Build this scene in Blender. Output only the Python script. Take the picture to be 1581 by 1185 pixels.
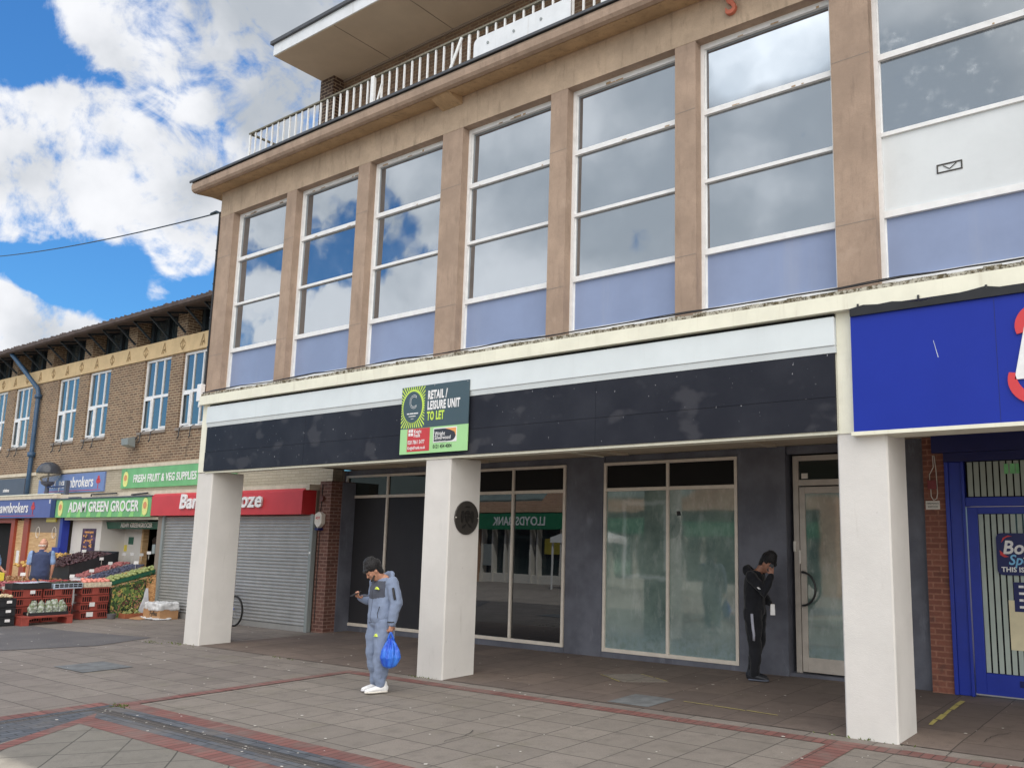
import bpy, bmesh, math, random
from mathutils import Vector, Matrix, noise
random.seed(7)
R = math.radians
sc = bpy.context.scene
for o in list(bpy.data.objects): bpy.data.objects.remove(o)
COL = sc.collection

# ------------------------------------------------------------------ camera
cd = bpy.data.cameras.new('camera'); cam = bpy.data.objects.new('camera', cd); COL.objects.link(cam)
YAW, PIT, ROL = 0.613416, 0.155755, 0.011835
CAM = Vector((3.21096, -8.75611, 1.96951)); FPX = 1300.08
fw = Vector((-math.sin(YAW)*math.cos(PIT), math.cos(YAW)*math.cos(PIT), math.sin(PIT)))
r0 = Vector((math.cos(YAW), math.sin(YAW), 0)); u0 = r0.cross(fw)
cr = math.cos(ROL)*r0 + math.sin(ROL)*u0; cu = -math.sin(ROL)*r0 + math.cos(ROL)*u0
m = Matrix((cr, cu, -fw)).transposed().to_4x4(); m.translation = CAM
cam.matrix_world = m
cd.sensor_fit = 'HORIZONTAL'; cd.sensor_width = 36; cd.lens = FPX/1581*36
cd.shift_x = -156.0/1581; cd.shift_y = 33.2/1581
cd.clip_start = 0.1; cd.clip_end = 3000
sc.camera = cam
def raydir(U, V):
    d = cr*((U-790.5-156.0)/FPX) - cu*((V-592.5-33.2)/FPX) + fw
    return d.normalized()

# ------------------------------------------------------------------ world
SUN = Vector((0.45, 0.46, 1.0)).normalized()
w = bpy.data.worlds.new('World'); sc.world = w; w.use_nodes = True
nt = w.node_tree; nt.nodes.clear()
def N(t, **k):
    n = nt.nodes.new(t)
    for a, b in k.items(): setattr(n, a, b)
    return n
def Lk(a, b): nt.links.new(a, b)
def mth(op, a, b=None, c=None, clamp=False):
    n = N('ShaderNodeMath', operation=op, use_clamp=clamp)
    for i, v in enumerate((a, b, c)):
        if v is None: continue
        if isinstance(v, (int, float)): n.inputs[i].default_value = v
        else: Lk(v, n.inputs[i])
    return n.outputs[0]
tc = N('ShaderNodeTexCoord'); D = tc.outputs['Generated']
sky = N('ShaderNodeTexSky', sky_type='NISHITA', sun_disc=False)
sky.sun_elevation = math.asin(SUN.z); sky.sun_rotation = math.atan2(SUN.x, SUN.y)
sky.air_density = 1.3; sky.dust_density = 0.3; sky.ozone_density = 3.0
def blobsum(bl):
    tot = None
    for d, rad, wt in bl:
        rad = rad*.98
        dp = N('ShaderNodeVectorMath', operation='DOT_PRODUCT'); Lk(D, dp.inputs[0]); dp.inputs[1].default_value = d
        mr = N('ShaderNodeMapRange', interpolation_type='SMOOTHSTEP'); Lk(dp.outputs['Value'], mr.inputs[0])
        mr.inputs[1].default_value = math.cos(rad*1.75); mr.inputs[2].default_value = math.cos(rad*0.1)
        mr.inputs[3].default_value = 0; mr.inputs[4].default_value = wt
        tot = mr.outputs[0] if tot is None else mth('ADD', tot, mr.outputs[0])
    return tot
def px(u, v, r, wt=1.0): return (raydir(u, v), r/1300.0, wt)
def rf(u, v, r, wt=1.0):
    d = raydir(u, v); return (Vector((d.x, -d.y, d.z)), r/1300.0, wt)
direct = [px(185,-25,70), px(265,30,70), px(340,80,80), px(420,60,120), px(405,150,50), px(480,40,130), px(300,-90,90), px(540,-100,250),
          px(135,225,60), px(25,255,65), px(205,240,62), px(100,290,62), px(20,300,40), px(290,275,55), px(360,250,55,.9), px(235,330,48,.9), px(310,345,52,.9), px(-40,250,80),
          px(285,388,30,.85), px(100,190,34,.8), px(175,185,26,.7),
          px(5,512,44,1.1), px(60,508,34,.9), px(115,520,30,.8), px(-60,500,60), px(165,530,26,.6), px(250,434,20,.5)]
refl = [rf(385,500,50), rf(480,500,48), rf(560,500,50), rf(640,500,60), rf(420,465,30,.9), rf(790,480,60), rf(740,470,40), rf(660,440,38,.8),
        rf(415,335,30,.55), rf(535,285,20,.5), rf(640,265,40,.65), rf(590,340,20,.4), rf(670,325,30,.5),
        rf(800,240,90,1.2), rf(810,370,80,1.2), rf(760,330,50,.8), rf(930,200,120,1.6), rf(960,330,130,1.6), rf(990,430,110,1.6), rf(1120,250,170,1.6), rf(1200,380,190,1.6), rf(1180,130,120,1.6),
        rf(1380,120,90,.9), rf(1540,120,60,.55), rf(1450,340,150,.9), rf(1100,60,90,1), rf(880,440,60,.7), rf(1300,420,140,1)]
extra = [(Vector((-.2,-.55,.81)).normalized(), .50, 1), (Vector((.35,-.7,.62)).normalized(), .40, 1), (Vector((.75,-.3,.55)).normalized(), .75, 1.2),
         (Vector((.3,.2,.93)).normalized(), .35, .8), (Vector((.7,.6,.4)).normalized(), .35, .8), (Vector((-.75,-.5,.62)).normalized(), .22, .8),
         (Vector((0.2,-.95,.25)).normalized(), .35, .9), (Vector((.8,-.7,.2)).normalized(), .3, .9), (Vector((0,.9,.35)).normalized(), .4, .9)]  # clouds outside the view, strengthened on the right to light the shaded sides
nz = N('ShaderNodeTexNoise'); nz.inputs['Scale'].default_value = 9; nz.inputs['Detail'].default_value = 12; nz.inputs['Roughness'].default_value = .63; nz.inputs['Distortion'].default_value = .5
Lk(D, nz.inputs['Vector'])
nz2 = N('ShaderNodeTexNoise'); nz2.inputs['Scale'].default_value = 2.6; nz2.inputs['Detail'].default_value = 6; nz2.inputs['Roughness'].default_value = .55
Lk(D, nz2.inputs['Vector'])
nz4 = N('ShaderNodeTexNoise'); nz4.inputs['Scale'].default_value = 26; nz4.inputs['Detail'].default_value = 7; nz4.inputs['Roughness'].default_value = .6; nz4.inputs['Distortion'].default_value = .6
Lk(D, nz4.inputs['Vector'])
bs = mth('ADD', mth('MINIMUM', blobsum(direct), 1.12), mth('MINIMUM', blobsum(refl), 1.38))
bs = mth('ADD', bs, mth('MINIMUM', blobsum(extra), 1.3))
bs = mth('MINIMUM', bs, 1.7)
dens = mth('ADD', bs, mth('ADD', mth('MULTIPLY', mth('SUBTRACT', nz.outputs['Fac'], .5), 3.6), mth('MULTIPLY', mth('SUBTRACT', nz4.outputs['Fac'], .5), 1.5)))
dens = mth('ADD', dens, mth('MULTIPLY', mth('SUBTRACT', nz2.outputs['Fac'], .5), .5))
mk = N('ShaderNodeMapRange', interpolation_type='SMOOTHSTEP'); Lk(dens, mk.inputs[0])
mk.inputs[1].default_value = .42; mk.inputs[2].default_value = 1.12
# cloud body colour: white tops, grey bases
grey = blobsum([px(420,70,90,.95), px(470,200,80,.6), px(290,240,45,.35), px(330,330,50,.4), px(40,340,60,.3), px(520,0,150,.8),
                rf(930,260,170,.55), rf(1180,330,200,.75), rf(780,250,110,.4), rf(1430,330,180,.6), rf(1450,100,150,.5), rf(560,300,120,.35)])
nz3 = N('ShaderNodeTexNoise'); nz3.inputs['Scale'].default_value = 8; nz3.inputs['Detail'].default_value = 7; Lk(D, nz3.inputs['Vector'])
gs = mth('ADD', mth('MINIMUM', grey, 1.2), mth('MULTIPLY', mth('SUBTRACT', nz3.outputs['Fac'], .5), 3.4))
gm = N('ShaderNodeMapRange', interpolation_type='SMOOTHSTEP'); Lk(gs, gm.inputs[0]); gm.inputs[1].default_value = -.25; gm.inputs[2].default_value = 1.25
cc = N('ShaderNodeMixRGB'); Lk(gm.outputs[0], cc.inputs[0]); cc.inputs[1].default_value = (.83,.84,.87,1); cc.inputs[2].default_value = (.42,.455,.50,1)
# out-of-view clouds brightened as added fill light for the shaded front and pillar sides
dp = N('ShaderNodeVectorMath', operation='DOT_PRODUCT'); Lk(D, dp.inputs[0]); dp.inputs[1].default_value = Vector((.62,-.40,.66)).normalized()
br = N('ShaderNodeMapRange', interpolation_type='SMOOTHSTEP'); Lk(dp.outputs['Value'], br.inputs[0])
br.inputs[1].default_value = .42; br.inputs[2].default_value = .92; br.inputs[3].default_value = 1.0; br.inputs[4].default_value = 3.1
sD = N('ShaderNodeSeparateXYZ'); Lk(D, sD.inputs[0])
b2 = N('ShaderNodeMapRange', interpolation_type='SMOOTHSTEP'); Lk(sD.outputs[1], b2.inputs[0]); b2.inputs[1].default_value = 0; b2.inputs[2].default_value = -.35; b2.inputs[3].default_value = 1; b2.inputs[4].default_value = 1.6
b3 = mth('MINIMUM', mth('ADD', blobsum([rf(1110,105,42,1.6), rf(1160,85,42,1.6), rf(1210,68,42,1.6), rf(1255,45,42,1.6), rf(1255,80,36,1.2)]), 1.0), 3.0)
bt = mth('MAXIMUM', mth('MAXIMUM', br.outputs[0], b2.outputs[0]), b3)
wm = N('ShaderNodeMapRange'); Lk(br.outputs[0], wm.inputs[0]); wm.inputs[1].default_value = 1; wm.inputs[2].default_value = 2
wc = N('ShaderNodeMixRGB', blend_type='MULTIPLY'); Lk(wm.outputs[0], wc.inputs[0]); Lk(cc.outputs[0], wc.inputs[1]); wc.inputs[2].default_value = (1.0,.955,.885,1)
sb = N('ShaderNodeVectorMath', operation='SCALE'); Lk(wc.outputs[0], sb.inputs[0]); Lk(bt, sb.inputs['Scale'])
SKYS = 0.105
ss = N('ShaderNodeVectorMath', operation='SCALE'); Lk(sky.outputs[0], ss.inputs[0]); ss.inputs['Scale'].default_value = SKYS
hs = N('ShaderNodeMixRGB', blend_type='MULTIPLY'); hs.inputs[0].default_value = 1; Lk(ss.outputs[0], hs.inputs[1]); hs.inputs[2].default_value = (.40,.86,1.30,1)
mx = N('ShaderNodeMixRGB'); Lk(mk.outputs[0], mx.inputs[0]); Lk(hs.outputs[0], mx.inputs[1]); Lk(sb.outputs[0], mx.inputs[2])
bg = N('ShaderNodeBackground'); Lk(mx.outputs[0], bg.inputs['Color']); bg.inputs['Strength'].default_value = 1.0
wo = N('ShaderNodeOutputWorld'); Lk(bg.outputs[0], wo.inputs[0])

# ------------------------------------------------------------------ sun, exposure
sd = bpy.data.lights.new('sun', 'SUN'); sun = bpy.data.objects.new('sun', sd); COL.objects.link(sun)
sd.energy = 4.0; sd.angle = R(0.53); sd.color = (1, .955, .88)
sun.rotation_euler = SUN.to_track_quat('Z', 'Y').to_euler(); sun.location = (10, 10, 30)
sc.view_settings.view_transform = 'Standard'; sc.view_settings.look = 'None'
sc.view_settings.exposure = 0.23; sc.view_settings.gamma = 1; sc.view_settings.use_curve_mapping = False

# ------------------------------------------------------------------ materials
def s2l(c):
    return tuple(((x/255)/12.92 if x/255 <= .04045 else ((x/255+.055)/1.055)**2.4) for x in c)
class MatB:
    def __init__(s, name):
        s.m = bpy.data.materials.new(name); s.m.use_nodes = True; s.t = s.m.node_tree
        s.p = s.t.nodes['Principled BSDF']; s.co = s.t.nodes.new('ShaderNodeTexCoord').outputs['Object']
    def n(s, ty, **k):
        n = s.t.nodes.new(ty)
        for a, b in k.items(): setattr(n, a, b)
        return n
    def l(s, a, b): s.t.links.new(a, b)
    def noise(s, scale, detail=5, rough=.6, vec=None, stretch=None):
        n = s.n('ShaderNodeTexNoise'); n.inputs['Scale'].default_value = scale; n.inputs['Detail'].default_value = detail; n.inputs['Roughness'].default_value = rough
        v = vec or s.co
        if stretch:
            mp = s.n('ShaderNodeMapping'); mp.inputs['Scale'].default_value = stretch; s.l(v, mp.inputs[0]); v = mp.outputs[0]
        s.l(v, n.inputs['Vector']); return n.outputs['Fac']
    def ramp(s, fac, lo, hi, a=0., b=1.):
        n = s.n('ShaderNodeMapRange', interpolation_type='SMOOTHSTEP'); s.l(fac, n.inputs[0])
        n.inputs[1].default_value = lo; n.inputs[2].default_value = hi; n.inputs[3].default_value = a; n.inputs[4].default_value = b
        return n.outputs[0]
    def mix(s, fac, a, b, mode='MIX'):
        n = s.n('ShaderNodeMixRGB', blend_type=mode)
        for i, v in enumerate((fac, a, b)):
            if isinstance(v, (int, float)): n.inputs[i].default_value = v
            elif isinstance(v, tuple): n.inputs[i].default_value = (*v[:3], 1)
            else: s.l(v, n.inputs[i])
        return n.outputs[0]
    def math(s, op, a, b=0.):
        n = s.n('ShaderNodeMath', operation=op)
        for i, v in enumerate((a, b)):
            if isinstance(v, (int, float)): n.inputs[i].default_value = v
            else: s.l(v, n.inputs[i])
        return n.outputs[0]
    def bump(s, h, strength=.3, dist=.01):
        b = s.n('ShaderNodeBump'); b.inputs['Strength'].default_value = strength; b.inputs['Distance'].default_value = dist
        s.l(h, b.inputs['Height']); s.l(b.outputs[0], s.p.inputs['Normal']); return b
    def color(s, c):
        if isinstance(c, tuple): s.p.inputs['Base Color'].default_value = (*c, 1)
        else: s.l(c, s.p.inputs['Base Color'])
GAIN = .86
def A(c, k=1.0):  # colour of a surface in open shade -> albedo
    l = s2l(c); y = .3*l[0]+.55*l[1]+.15*l[2]
    return tuple(min(.82, (x*.9+y*.1)/GAIN*k) for x in l)
def plain(name, col, rough=.55, var=.12, scale=6, bump=.08, bs=60, metal=0, spec=.5, dirt=0, dirtcol=(.08,.07,.05), streak=False, coat=0):
    b = MatB(name); f = b.noise(scale)
    c = b.mix(b.ramp(f, .3, .7), tuple(x*(1-var) for x in col), tuple(min(1, x*(1+var)) for x in col))
    if dirt:
        d = b.noise(scale*.7, 8, .7, stretch=(3.5, 3.5, .35) if streak else None)
        c = b.mix(b.ramp(d, .52, .78, 0, dirt), c, dirtcol)
    b.color(c); b.p.inputs['Roughness'].default_value = rough; b.p.inputs['Metallic'].default_value = metal
    b.p.inputs['Specular IOR Level'].default_value = spec; b.p.inputs['Coat Weight'].default_value = coat
    if bump: b.bump(b.noise(bs, 4), bump, .01)
    return b.m
def flat(name, rgb, rough=.5, spec=.5): return plain(name, A(rgb), rough, .06, 9, .03, 80, spec=spec)
def wallvec(b):
    sp = b.n('ShaderNodeSeparateXYZ'); b.l(b.co, sp.inputs[0]); cb = b.n('ShaderNodeCombineXYZ')
    b.l(b.math('ADD', sp.outputs[0], sp.outputs[1]), cb.inputs[0]); b.l(sp.outputs[2], cb.inputs[1]); return cb.outputs[0]
def brick(name, c1, c2, mort, bw=.225, rh=.075, ms=.011, offs=.5, vec=None, rough=.85, var2=None, bumpd=.006):
    b = MatB(name); t = b.n('ShaderNodeTexBrick'); t.offset = offs
    b.l(vec(b) if vec else wallvec(b), t.inputs['Vector'])
    t.inputs['Color1'].default_value = (*c1, 1); t.inputs['Color2'].default_value = (*c2, 1); t.inputs['Mortar'].default_value = (*mort, 1)
    t.inputs['Scale'].default_value = 1; t.inputs['Mortar Size'].default_value = ms; t.inputs['Mortar Smooth'].default_value = .15
    t.inputs['Brick Width'].default_value = bw; t.inputs['Row Height'].default_value = rh
    n1 = b.noise(1.3, 6); n2 = b.noise(28, 4)
    c = b.mix(b.ramp(n1, .35, .7, 0, .28), t.outputs['Color'], tuple(x*.55 for x in c1))
    c = b.mix(b.ramp(n2, .3, .7, 0, .35), c, tuple(x*.7 for x in c2))
    if var2: c = b.mix(b.ramp(b.noise(5, 3), .58, .72, 0, .5), c, var2)
    b.color(c); b.p.inputs['Roughness'].default_value = rough
    h = b.math('ADD', b.math('MULTIPLY', t.outputs['Fac'], -1), b.math('MULTIPLY', n2, .5)); b.bump(h, .6, bumpd)
    return b.m
M = {}
# stone of the upper storey: panels, joints and rain stains
def stone(name, col, stain=.45):
    b = MatB(name)
    c = b.mix(b.ramp(b.noise(2.2, 7, .65), .3, .72), tuple(x*.83 for x in col), tuple(x*1.12 for x in col))
    c = b.mix(b.ramp(b.noise(60, 3), .35, .75, 0, .35), c, tuple(x*.72 for x in col))
    c = b.mix(b.ramp(b.noise(3.2, 8, .72, stretch=(2.6,2.6,.5)), .5, .72, 0, stain), c, tuple(x*.45 for x in col))
    c = b.mix(b.ramp(b.noise(11, 8, .75), .5, .75, 0, .4), c, tuple(x*.62 for x in col))
    c = b.mix(b.ramp(b.noise(1.7, 6, .6), .62, .7, 0, .3), c, (col[0]*1.25, col[1]*1.3, col[2]*1.35))
    b.color(c); b.p.inputs['Roughness'].default_value = .9
    b.bump(b.math('ADD', b.noise(90, 5), b.math('MULTIPLY', b.noise(9, 5), 1.2)), .35, .008); return b.m
M['stone'] = stone('stone', A((160,137,118)))
M['stone_lintel'] = stone('stone_lintel', A((174,152,128)), .7)
M['soffit_stone'] = stone('soffit_stone', A((172,143,106)), .75)
M['cream'] = plain('cream_paint', A((226,217,197)), .6, .05, 3, .1, 40, dirt=.35, dirtcol=A((150,135,105)), streak=True)
M['pillar_plain'] = plain('white_render', A((200,197,192)), .85, .04, 1.5, .35, 120, dirt=.32, dirtcol=A((158,152,140)), streak=True)
def pillarmat():
    b = MatB('painted_render'); base = A((203,200,195))
    c = b.mix(b.ramp(b.noise(1.5, 5), .3, .7), tuple(x*.95 for x in base), tuple(min(.85, x*1.04) for x in base))
    c = b.mix(b.ramp(b.noise(2.2, 9, .75, stretch=(3.5,3.5,.5)), .56, .8, 0, .35), c, A((150,146,134)))
    c = b.mix(b.ramp(b.noise(13, 5, .7), .66, .72, 0, .35), c, A((158,150,136)))
    c = b.mix(b.ramp(b.noise(30, 3, .6, stretch=(1,1,.3)), .72, .76, 0, .5), c, A((120,116,110)))
    b.color(c); b.p.inputs['Roughness'].default_value = .85; b.bump(b.math('ADD', b.noise(120, 5), b.math('MULTIPLY', b.noise(6, 4), 1.5)), .4, .008); return b.m
M['pillar'] = pillarmat()
def sillmat():
    b = MatB('mossy_concrete'); n = b.noise(16, 8, .75)
    c = b.mix(b.ramp(n, .42, .58), A((176,172,158)), A((84,74,50)))
    c = b.mix(b.ramp(b.noise(40, 4), .55, .7), c, A((40,38,30))); b.color(c); b.p.inputs['Roughness'].default_value = .95; b.bump(n, .8, .02); return b.m
M['sill'] = sillmat()
M['white_frame'] = plain('white_frame_paint', A((216,217,217)), .5, .05, 8, .15, 30, dirt=.22, dirtcol=A((120,110,95)))
M['box_white'] = plain('shutter_box_paint', A((203,211,213)), .45, .03, 2, .02, 30, dirt=.12, dirtcol=A((150,150,145)), streak=True)
def board():
    b = MatB('black_fascia_board'); c1 = A((33,35,44)); 
    c = b.mix(b.ramp(b.noise(1.1, 4), .35, .75), c1, A((44,46,54)))
    c = b.mix(b.ramp(b.noise(1.9, 3, .4, stretch=(1,1,1.6)), .58, .68, 0, .42), c, A((74,74,79)))
    v = b.n('ShaderNodeTexVoronoi'); v.inputs['Scale'].default_value = 5.5; b.l(b.co, v.inputs['Vector'])
    c = b.mix(b.math('MULTIPLY', b.ramp(v.outputs['Distance'], .075, .03), b.ramp(b.noise(2.3, 4), .5, .6)), c, A((150,150,155)))
    c = b.mix(b.ramp(b.noise(34, 2, .5, stretch=(1,1,.4)), .745, .775, 0, .8), c, A((160,160,165)))
    b.color(c); b.p.inputs['Roughness'].default_value = .5; b.p.inputs['Specular IOR Level'].default_value = .16; b.bump(b.noise(2, 4), .12, .02); return b.m
M['board'] = board()
def dgrey():
    b = MatB('dark_grey_render')
    c = b.mix(b.ramp(b.noise(1.6, 6), .3, .7), A((76,78,88)), A((98,101,112)))
    c = b.mix(b.ramp(b.noise(2.5, 7, .7, stretch=(2,2,.5)), .56, .75, 0, .5), c, A((126,130,142)))
    b.color(c); b.p.inputs['Roughness'].default_value = .6; b.bump(b.noise(50, 5), .3, .006); return b.m
M['dgrey'] = dgrey()
M['shopframe'] = plain('aluminium_frame', A((206,197,184)), .4, .06, 6, .03, 60, spec=.5, dirt=.15, dirtcol=A((120,100,80)))
def glass(name, base, rough=.02, ior=2.0, wob=.02, dirt=None, dscale=2.0, dlo=.45, dhi=.7, dmax=.6, wscale=1.1, dr=.5):
    b = MatB(name)
    if dirt:
        n = b.noise(dscale, 8, .65); f = b.ramp(n, dlo, dhi, 0, dmax)
        b.color(b.mix(f, base, dirt)); b.l(b.math('ADD', b.math('MULTIPLY', f, dr), rough), b.p.inputs['Roughness'])
    else:
        b.color(base); b.p.inputs['Roughness'].default_value = rough
    b.p.inputs['IOR'].default_value = ior; b.p.inputs['Specular Tint'].default_value = (.90,.96,1,1)
    if wob: b.bump(b.noise(wscale, 2, .4), wob, .3)
    return b.m
M['upglass'] = glass('reflective_window_glass', (.035,.045,.06), .015, 4.3, .012, dirt=(.30,.33,.36), dscale=1.4, dlo=.40, dhi=.85, dmax=.28, dr=.1)
M['upglass_dirty'] = glass('stained_window_glass', (.04,.06,.09), .03, 3.6, .006, dirt=(.42,.44,.46), dscale=5, dlo=.5, dhi=.8, dmax=.5)
M['spandrel'] = plain('blue_spandrel', A((124,139,172)), .42, .06, 1.2, .03, 10, spec=.4, dirt=.34, dirtcol=A((146,152,170)), streak=True)
M['whiteboard'] = plain('white_infill_board', A((198,203,205)), .6, .03, 3, .06, 30, dirt=.1, dirtcol=A((140,140,140)))
M['blackglass'] = glass('dark_shop_glass', (.006,.006,.008), .01, 2.1, .003)
M['film'] = plain('black_window_film', A((46,46,50)), .55, .05, 3, .02, 20, spec=.25)
M['transglass'] = glass('transom_glass', (.02,.026,.024), .03, 1.6, .006)
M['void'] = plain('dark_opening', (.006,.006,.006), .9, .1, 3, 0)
def whitewash():
    b = MatB('grimy_shop_glass')
    n = b.noise(1.5, 7, .6); n2 = b.noise(9, 6, .7)
    sp = b.n('ShaderNodeSeparateXYZ'); b.l(b.co, sp.inputs[0])
    low = b.ramp(b.math('ADD', sp.outputs[2], b.math('MULTIPLY', n2, .5)), 1.05, .45)
    c = b.mix(b.ramp(n, .3, .7), (.10,.155,.142), (.22,.30,.27))
    c = b.mix(b.math('MULTIPLY', low, b.ramp(n2, .35, .65, .3, .9)), c, (.24,.33,.35))
    b.color(c); ws = b.ramp(b.noise(5, 6, .7, stretch=(1.4,1.4,.5)), .5, .68, 0, .35)
    # smeared whitewash ring left on the glass
    mp = b.n('ShaderNodeVectorMath', operation='SUBTRACT'); b.l(b.co, mp.inputs[0]); mp.inputs[1].default_value = (-4.62, 0, 1.95)
    s2 = b.n('ShaderNodeSeparateXYZ'); b.l(mp.outputs[0], s2.inputs[0])
    wob = b.math('MULTIPLY', b.math('SUBTRACT', b.noise(3, 4), .5), .18)
    dx = b.math('SUBTRACT', b.math('ABSOLUTE', s2.outputs[0]), .42); dz = b.math('SUBTRACT', b.math('ABSOLUTE', s2.outputs[2]), .62)
    dd = b.math('ADD', b.math('MAXIMUM', dx, dz), wob); ringf = b.ramp(b.math('ABSOLUTE', dd), .07, .0, 0, .55)
    c = b.mix(ws, c, (.36,.42,.41)); c = b.mix(ringf, c, (.42,.50,.50))
    b.color(c); b.p.inputs['Roughness'].default_value = .04; b.p.inputs['IOR'].default_value = 2.15; b.bump(b.noise(1.2, 2), .004, .3); return b.m
M['washglass'] = whitewash()
M['blue_sign'] = plain('royal_blue_panel', A((20,44,150)), .35, .05, .8, .01, 10, spec=.2)
M['blue_paint'] = plain('royal_blue_paint', A((20,46,150)), .38, .08, 3, .05, 30)
M['dark_blue'] = plain('navy_panel', A((10,22,86)), .4, .08, 3, .03, 30)
M['white'] = flat('white_lettering', (228,228,228))
M['offwhite'] = flat('offwhite', (205,200,190))
M['red'] = plain('red_fascia', A((196,38,44)), .35, .05, 2, .03, 20)
M['redp'] = flat('red_paint', (190,45,50))
M['brickL'] = brick('brown_brick', A((138,108,82)), A((98,76,60)), A((178,160,130)), ms=.012, var2=A((76,60,50)))
M['brickP'] = brick('penthouse_brick', A((128,98,72)), A((98,74,56)), A((138,120,96)), var2=A((70,52,40)))
M['brickD'] = brick('dark_pier_brick', A((84,60,46)), A((62,44,36)), A((150,130,105)))
M['brickR'] = brick('red_brown_brick', A((112,72,60)), A((90,58,50)), A((140,110,98)), var2=A((60,40,36)))
M['brickO'] = brick('orange_red_brick', A((138,84,66)), A((112,66,54)), A((150,104,84)), var2=A((78,58,54)))
M['tileL'] = brick('pale_tile_brick', A((178,168,148)), A((164,154,134)), A((140,130,112)), bw=.3, rh=.07, ms=.006)
M['band'] = plain('sandstone_band', A((196,170,126)), .9, .08, 3, .3, 60, dirt=.25, dirtcol=A((130,105,70)), streak=True)
M['roof'] = plain('roof_edge_felt', A((78,66,62)), .9, .25, 6, .5, 30)
M['soffitw'] = plain('cream_soffit', A((186,172,150)), .8, .05, 1.5, .1, 40, dirt=.12, dirtcol=A((120,100,80)))
M['slabw'] = plain('white_fascia_board', A((206,210,214)), .6, .05, 4, .1, 30, dirt=.3, dirtcol=A((160,155,145)), streak=True)
M['lead'] = plain('dark_lead', A((66,68,72)), .6, .15, 8, .2, 40)
M['railw'] = plain('white_rail_paint', A((214,215,214)), .5, .06, 20, .1, 60, dirt=.25, dirtcol=A((120,110,90)))
M['raild'] = plain('weathered_top_rail', A((110,106,92)), .9, .3, 25, .8, 60, dirt=.6, dirtcol=A((84,88,50)))
M['bluemetal'] = plain('blue_drainpipe_paint', A((48,80,112)), .4, .15, 6, .05, 30)
M['darkblue_wood'] = plain('dark_teal_timber', A((32,42,50)), .6, .15, 6, .1, 30)
M['winglass'] = glass('house_window_glass', (.05,.07,.08), .02, 2.4, .008)
M['upvc'] = flat('white_window_plastic', (222,224,228), .35)
M['steel'] = plain('galvanised_steel', A((158,158,156)), .42, .08, 3, .03, 30, metal=.35, dirt=.25, dirtcol=A((110,110,108)), streak=True)
M['steelp'] = plain('grey_metal_post', A((128,136,136)), .45, .06, 4, .03, 30, dirt=.15)
M['concrete'] = plain('pale_concrete_ledge', A((196,186,166)), .85, .08, 5, .3, 40, dirt=.4, dirtcol=A((110,100,80)))
M['greenfas'] = plain('green_sign_panel', A((100,168,104)), .4, .12, 1.6, .01, 10)
M['greenfas2'] = plain('pale_green_stripe', A((128,200,104)), .4, .05, 3, .01, 10)
M['greend'] = plain('dark_green_panel', A((22,92,74)), .45, .06, 3, .02, 20)
M['pawn'] = plain('violet_blue_panel', A((78,88,150)), .4, .06, 2, .02, 20)
M['pawn2'] = plain('faded_blue_panel', A((102,124,176)), .4, .06, 2, .02, 20)
M['sgrey'] = plain('slate_grey_panel', A((72,76,90)), .45, .06, 2, .02, 20)
M['black'] = plain('black_plastic', (.012,.012,.014), .45, .2, 6, .05, 40)
M['blackm'] = plain('black_metal', (.016,.016,.018), .4, .2, 6, .03, 40)
def ply(name, c1, c2, sc_=3):
    b = MatB(name); n = b.noise(sc_, 6, .6, stretch=(1, 1, 7)); b.color(b.mix(b.ramp(n, .3, .7), c1, c2)); b.p.inputs['Roughness'].default_value = .75; b.bump(n, .1, .01); return b.m
M['ply'] = ply('plywood', A((206,172,122)), A((180,140,92)))
def osb():
    b = MatB('osb_board'); v = b.n('ShaderNodeTexVoronoi'); v.inputs['Scale'].default_value = 38; v.inputs['Randomness'].default_value = 1
    mp = b.n('ShaderNodeMapping'); mp.inputs['Scale'].default_value = (1, .45, 1.3); b.l(b.co, mp.inputs[0]); b.l(mp.outputs[0], v.inputs['Vector'])
    sp = b.n('ShaderNodeSeparateColor'); b.l(v.outputs['Color'], sp.inputs[0])
    b.color(b.mix(sp.outputs[0], A((200,150,92)), A((142,96,54)))); b.p.inputs['Roughness'].default_value = .8; b.bump(sp.outputs[1], .3, .01); return b.m
M['osb'] = osb()
M['timber_red'] = plain('red_brown_timber', A((150,62,38)), .5, .1, 6, .05, 30)
M['taupe'] = plain('taupe_panel', A((128,116,104)), .6, .05, 3, .05, 30)
M['whitewall'] = plain('white_wall', A((206,202,196)), .7, .04, 2, .05, 40, dirt=.08)
M['redcrate'] = plain('terracotta_plastic', A((150,62,50)), .5, .12, 6, .05, 40, dirt=.3, dirtcol=A((90,50,42)))
M['blackcrate'] = plain('black_crate_plastic', (.022,.024,.028), .5, .2, 6, .05, 40)
M['cardbd'] = plain('cardboard', A((170,128,86)), .85, .08, 6, .1, 40)
M['paper'] = flat('white_paper', (222,222,218), .7)
M['yellow'] = plain('yellow_plastic', A((240,200,30)), .35, .05, 4, .02, 20)
M['tape'] = plain('worn_yellow_tape', A((176,164,84)), .8, .15, 20, .1, 40)
M['rubber'] = plain('tyre_rubber', (.012,.012,.012), .7, .1, 20, .1, 60)
M['blueplastic'] = plain('bright_blue_plastic', A((24,84,190)), .3, .1, 5, .1, 30, coat=.3)
def bagm():
    b = MatB('blue_carrier_bag_film'); n = b.noise(9, 5, .6, stretch=(1.5, 1.5, .45))
    b.color(b.mix(b.ramp(n, .3, .72), A((8,66,190)), A((44,122,236)))); b.p.inputs['Roughness'].default_value = .28; b.bump(n, .8, .04); return b.m
M['bag'] = bagm()
M['film_clear'] = plain('cloudy_plastic_film', A((200,202,204)), .2, .1, 9, .6, 14)
M['terracotta'] = plain('terracotta_letter', A((176,92,66)), .7, .1, 20, .1, 60)
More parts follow.
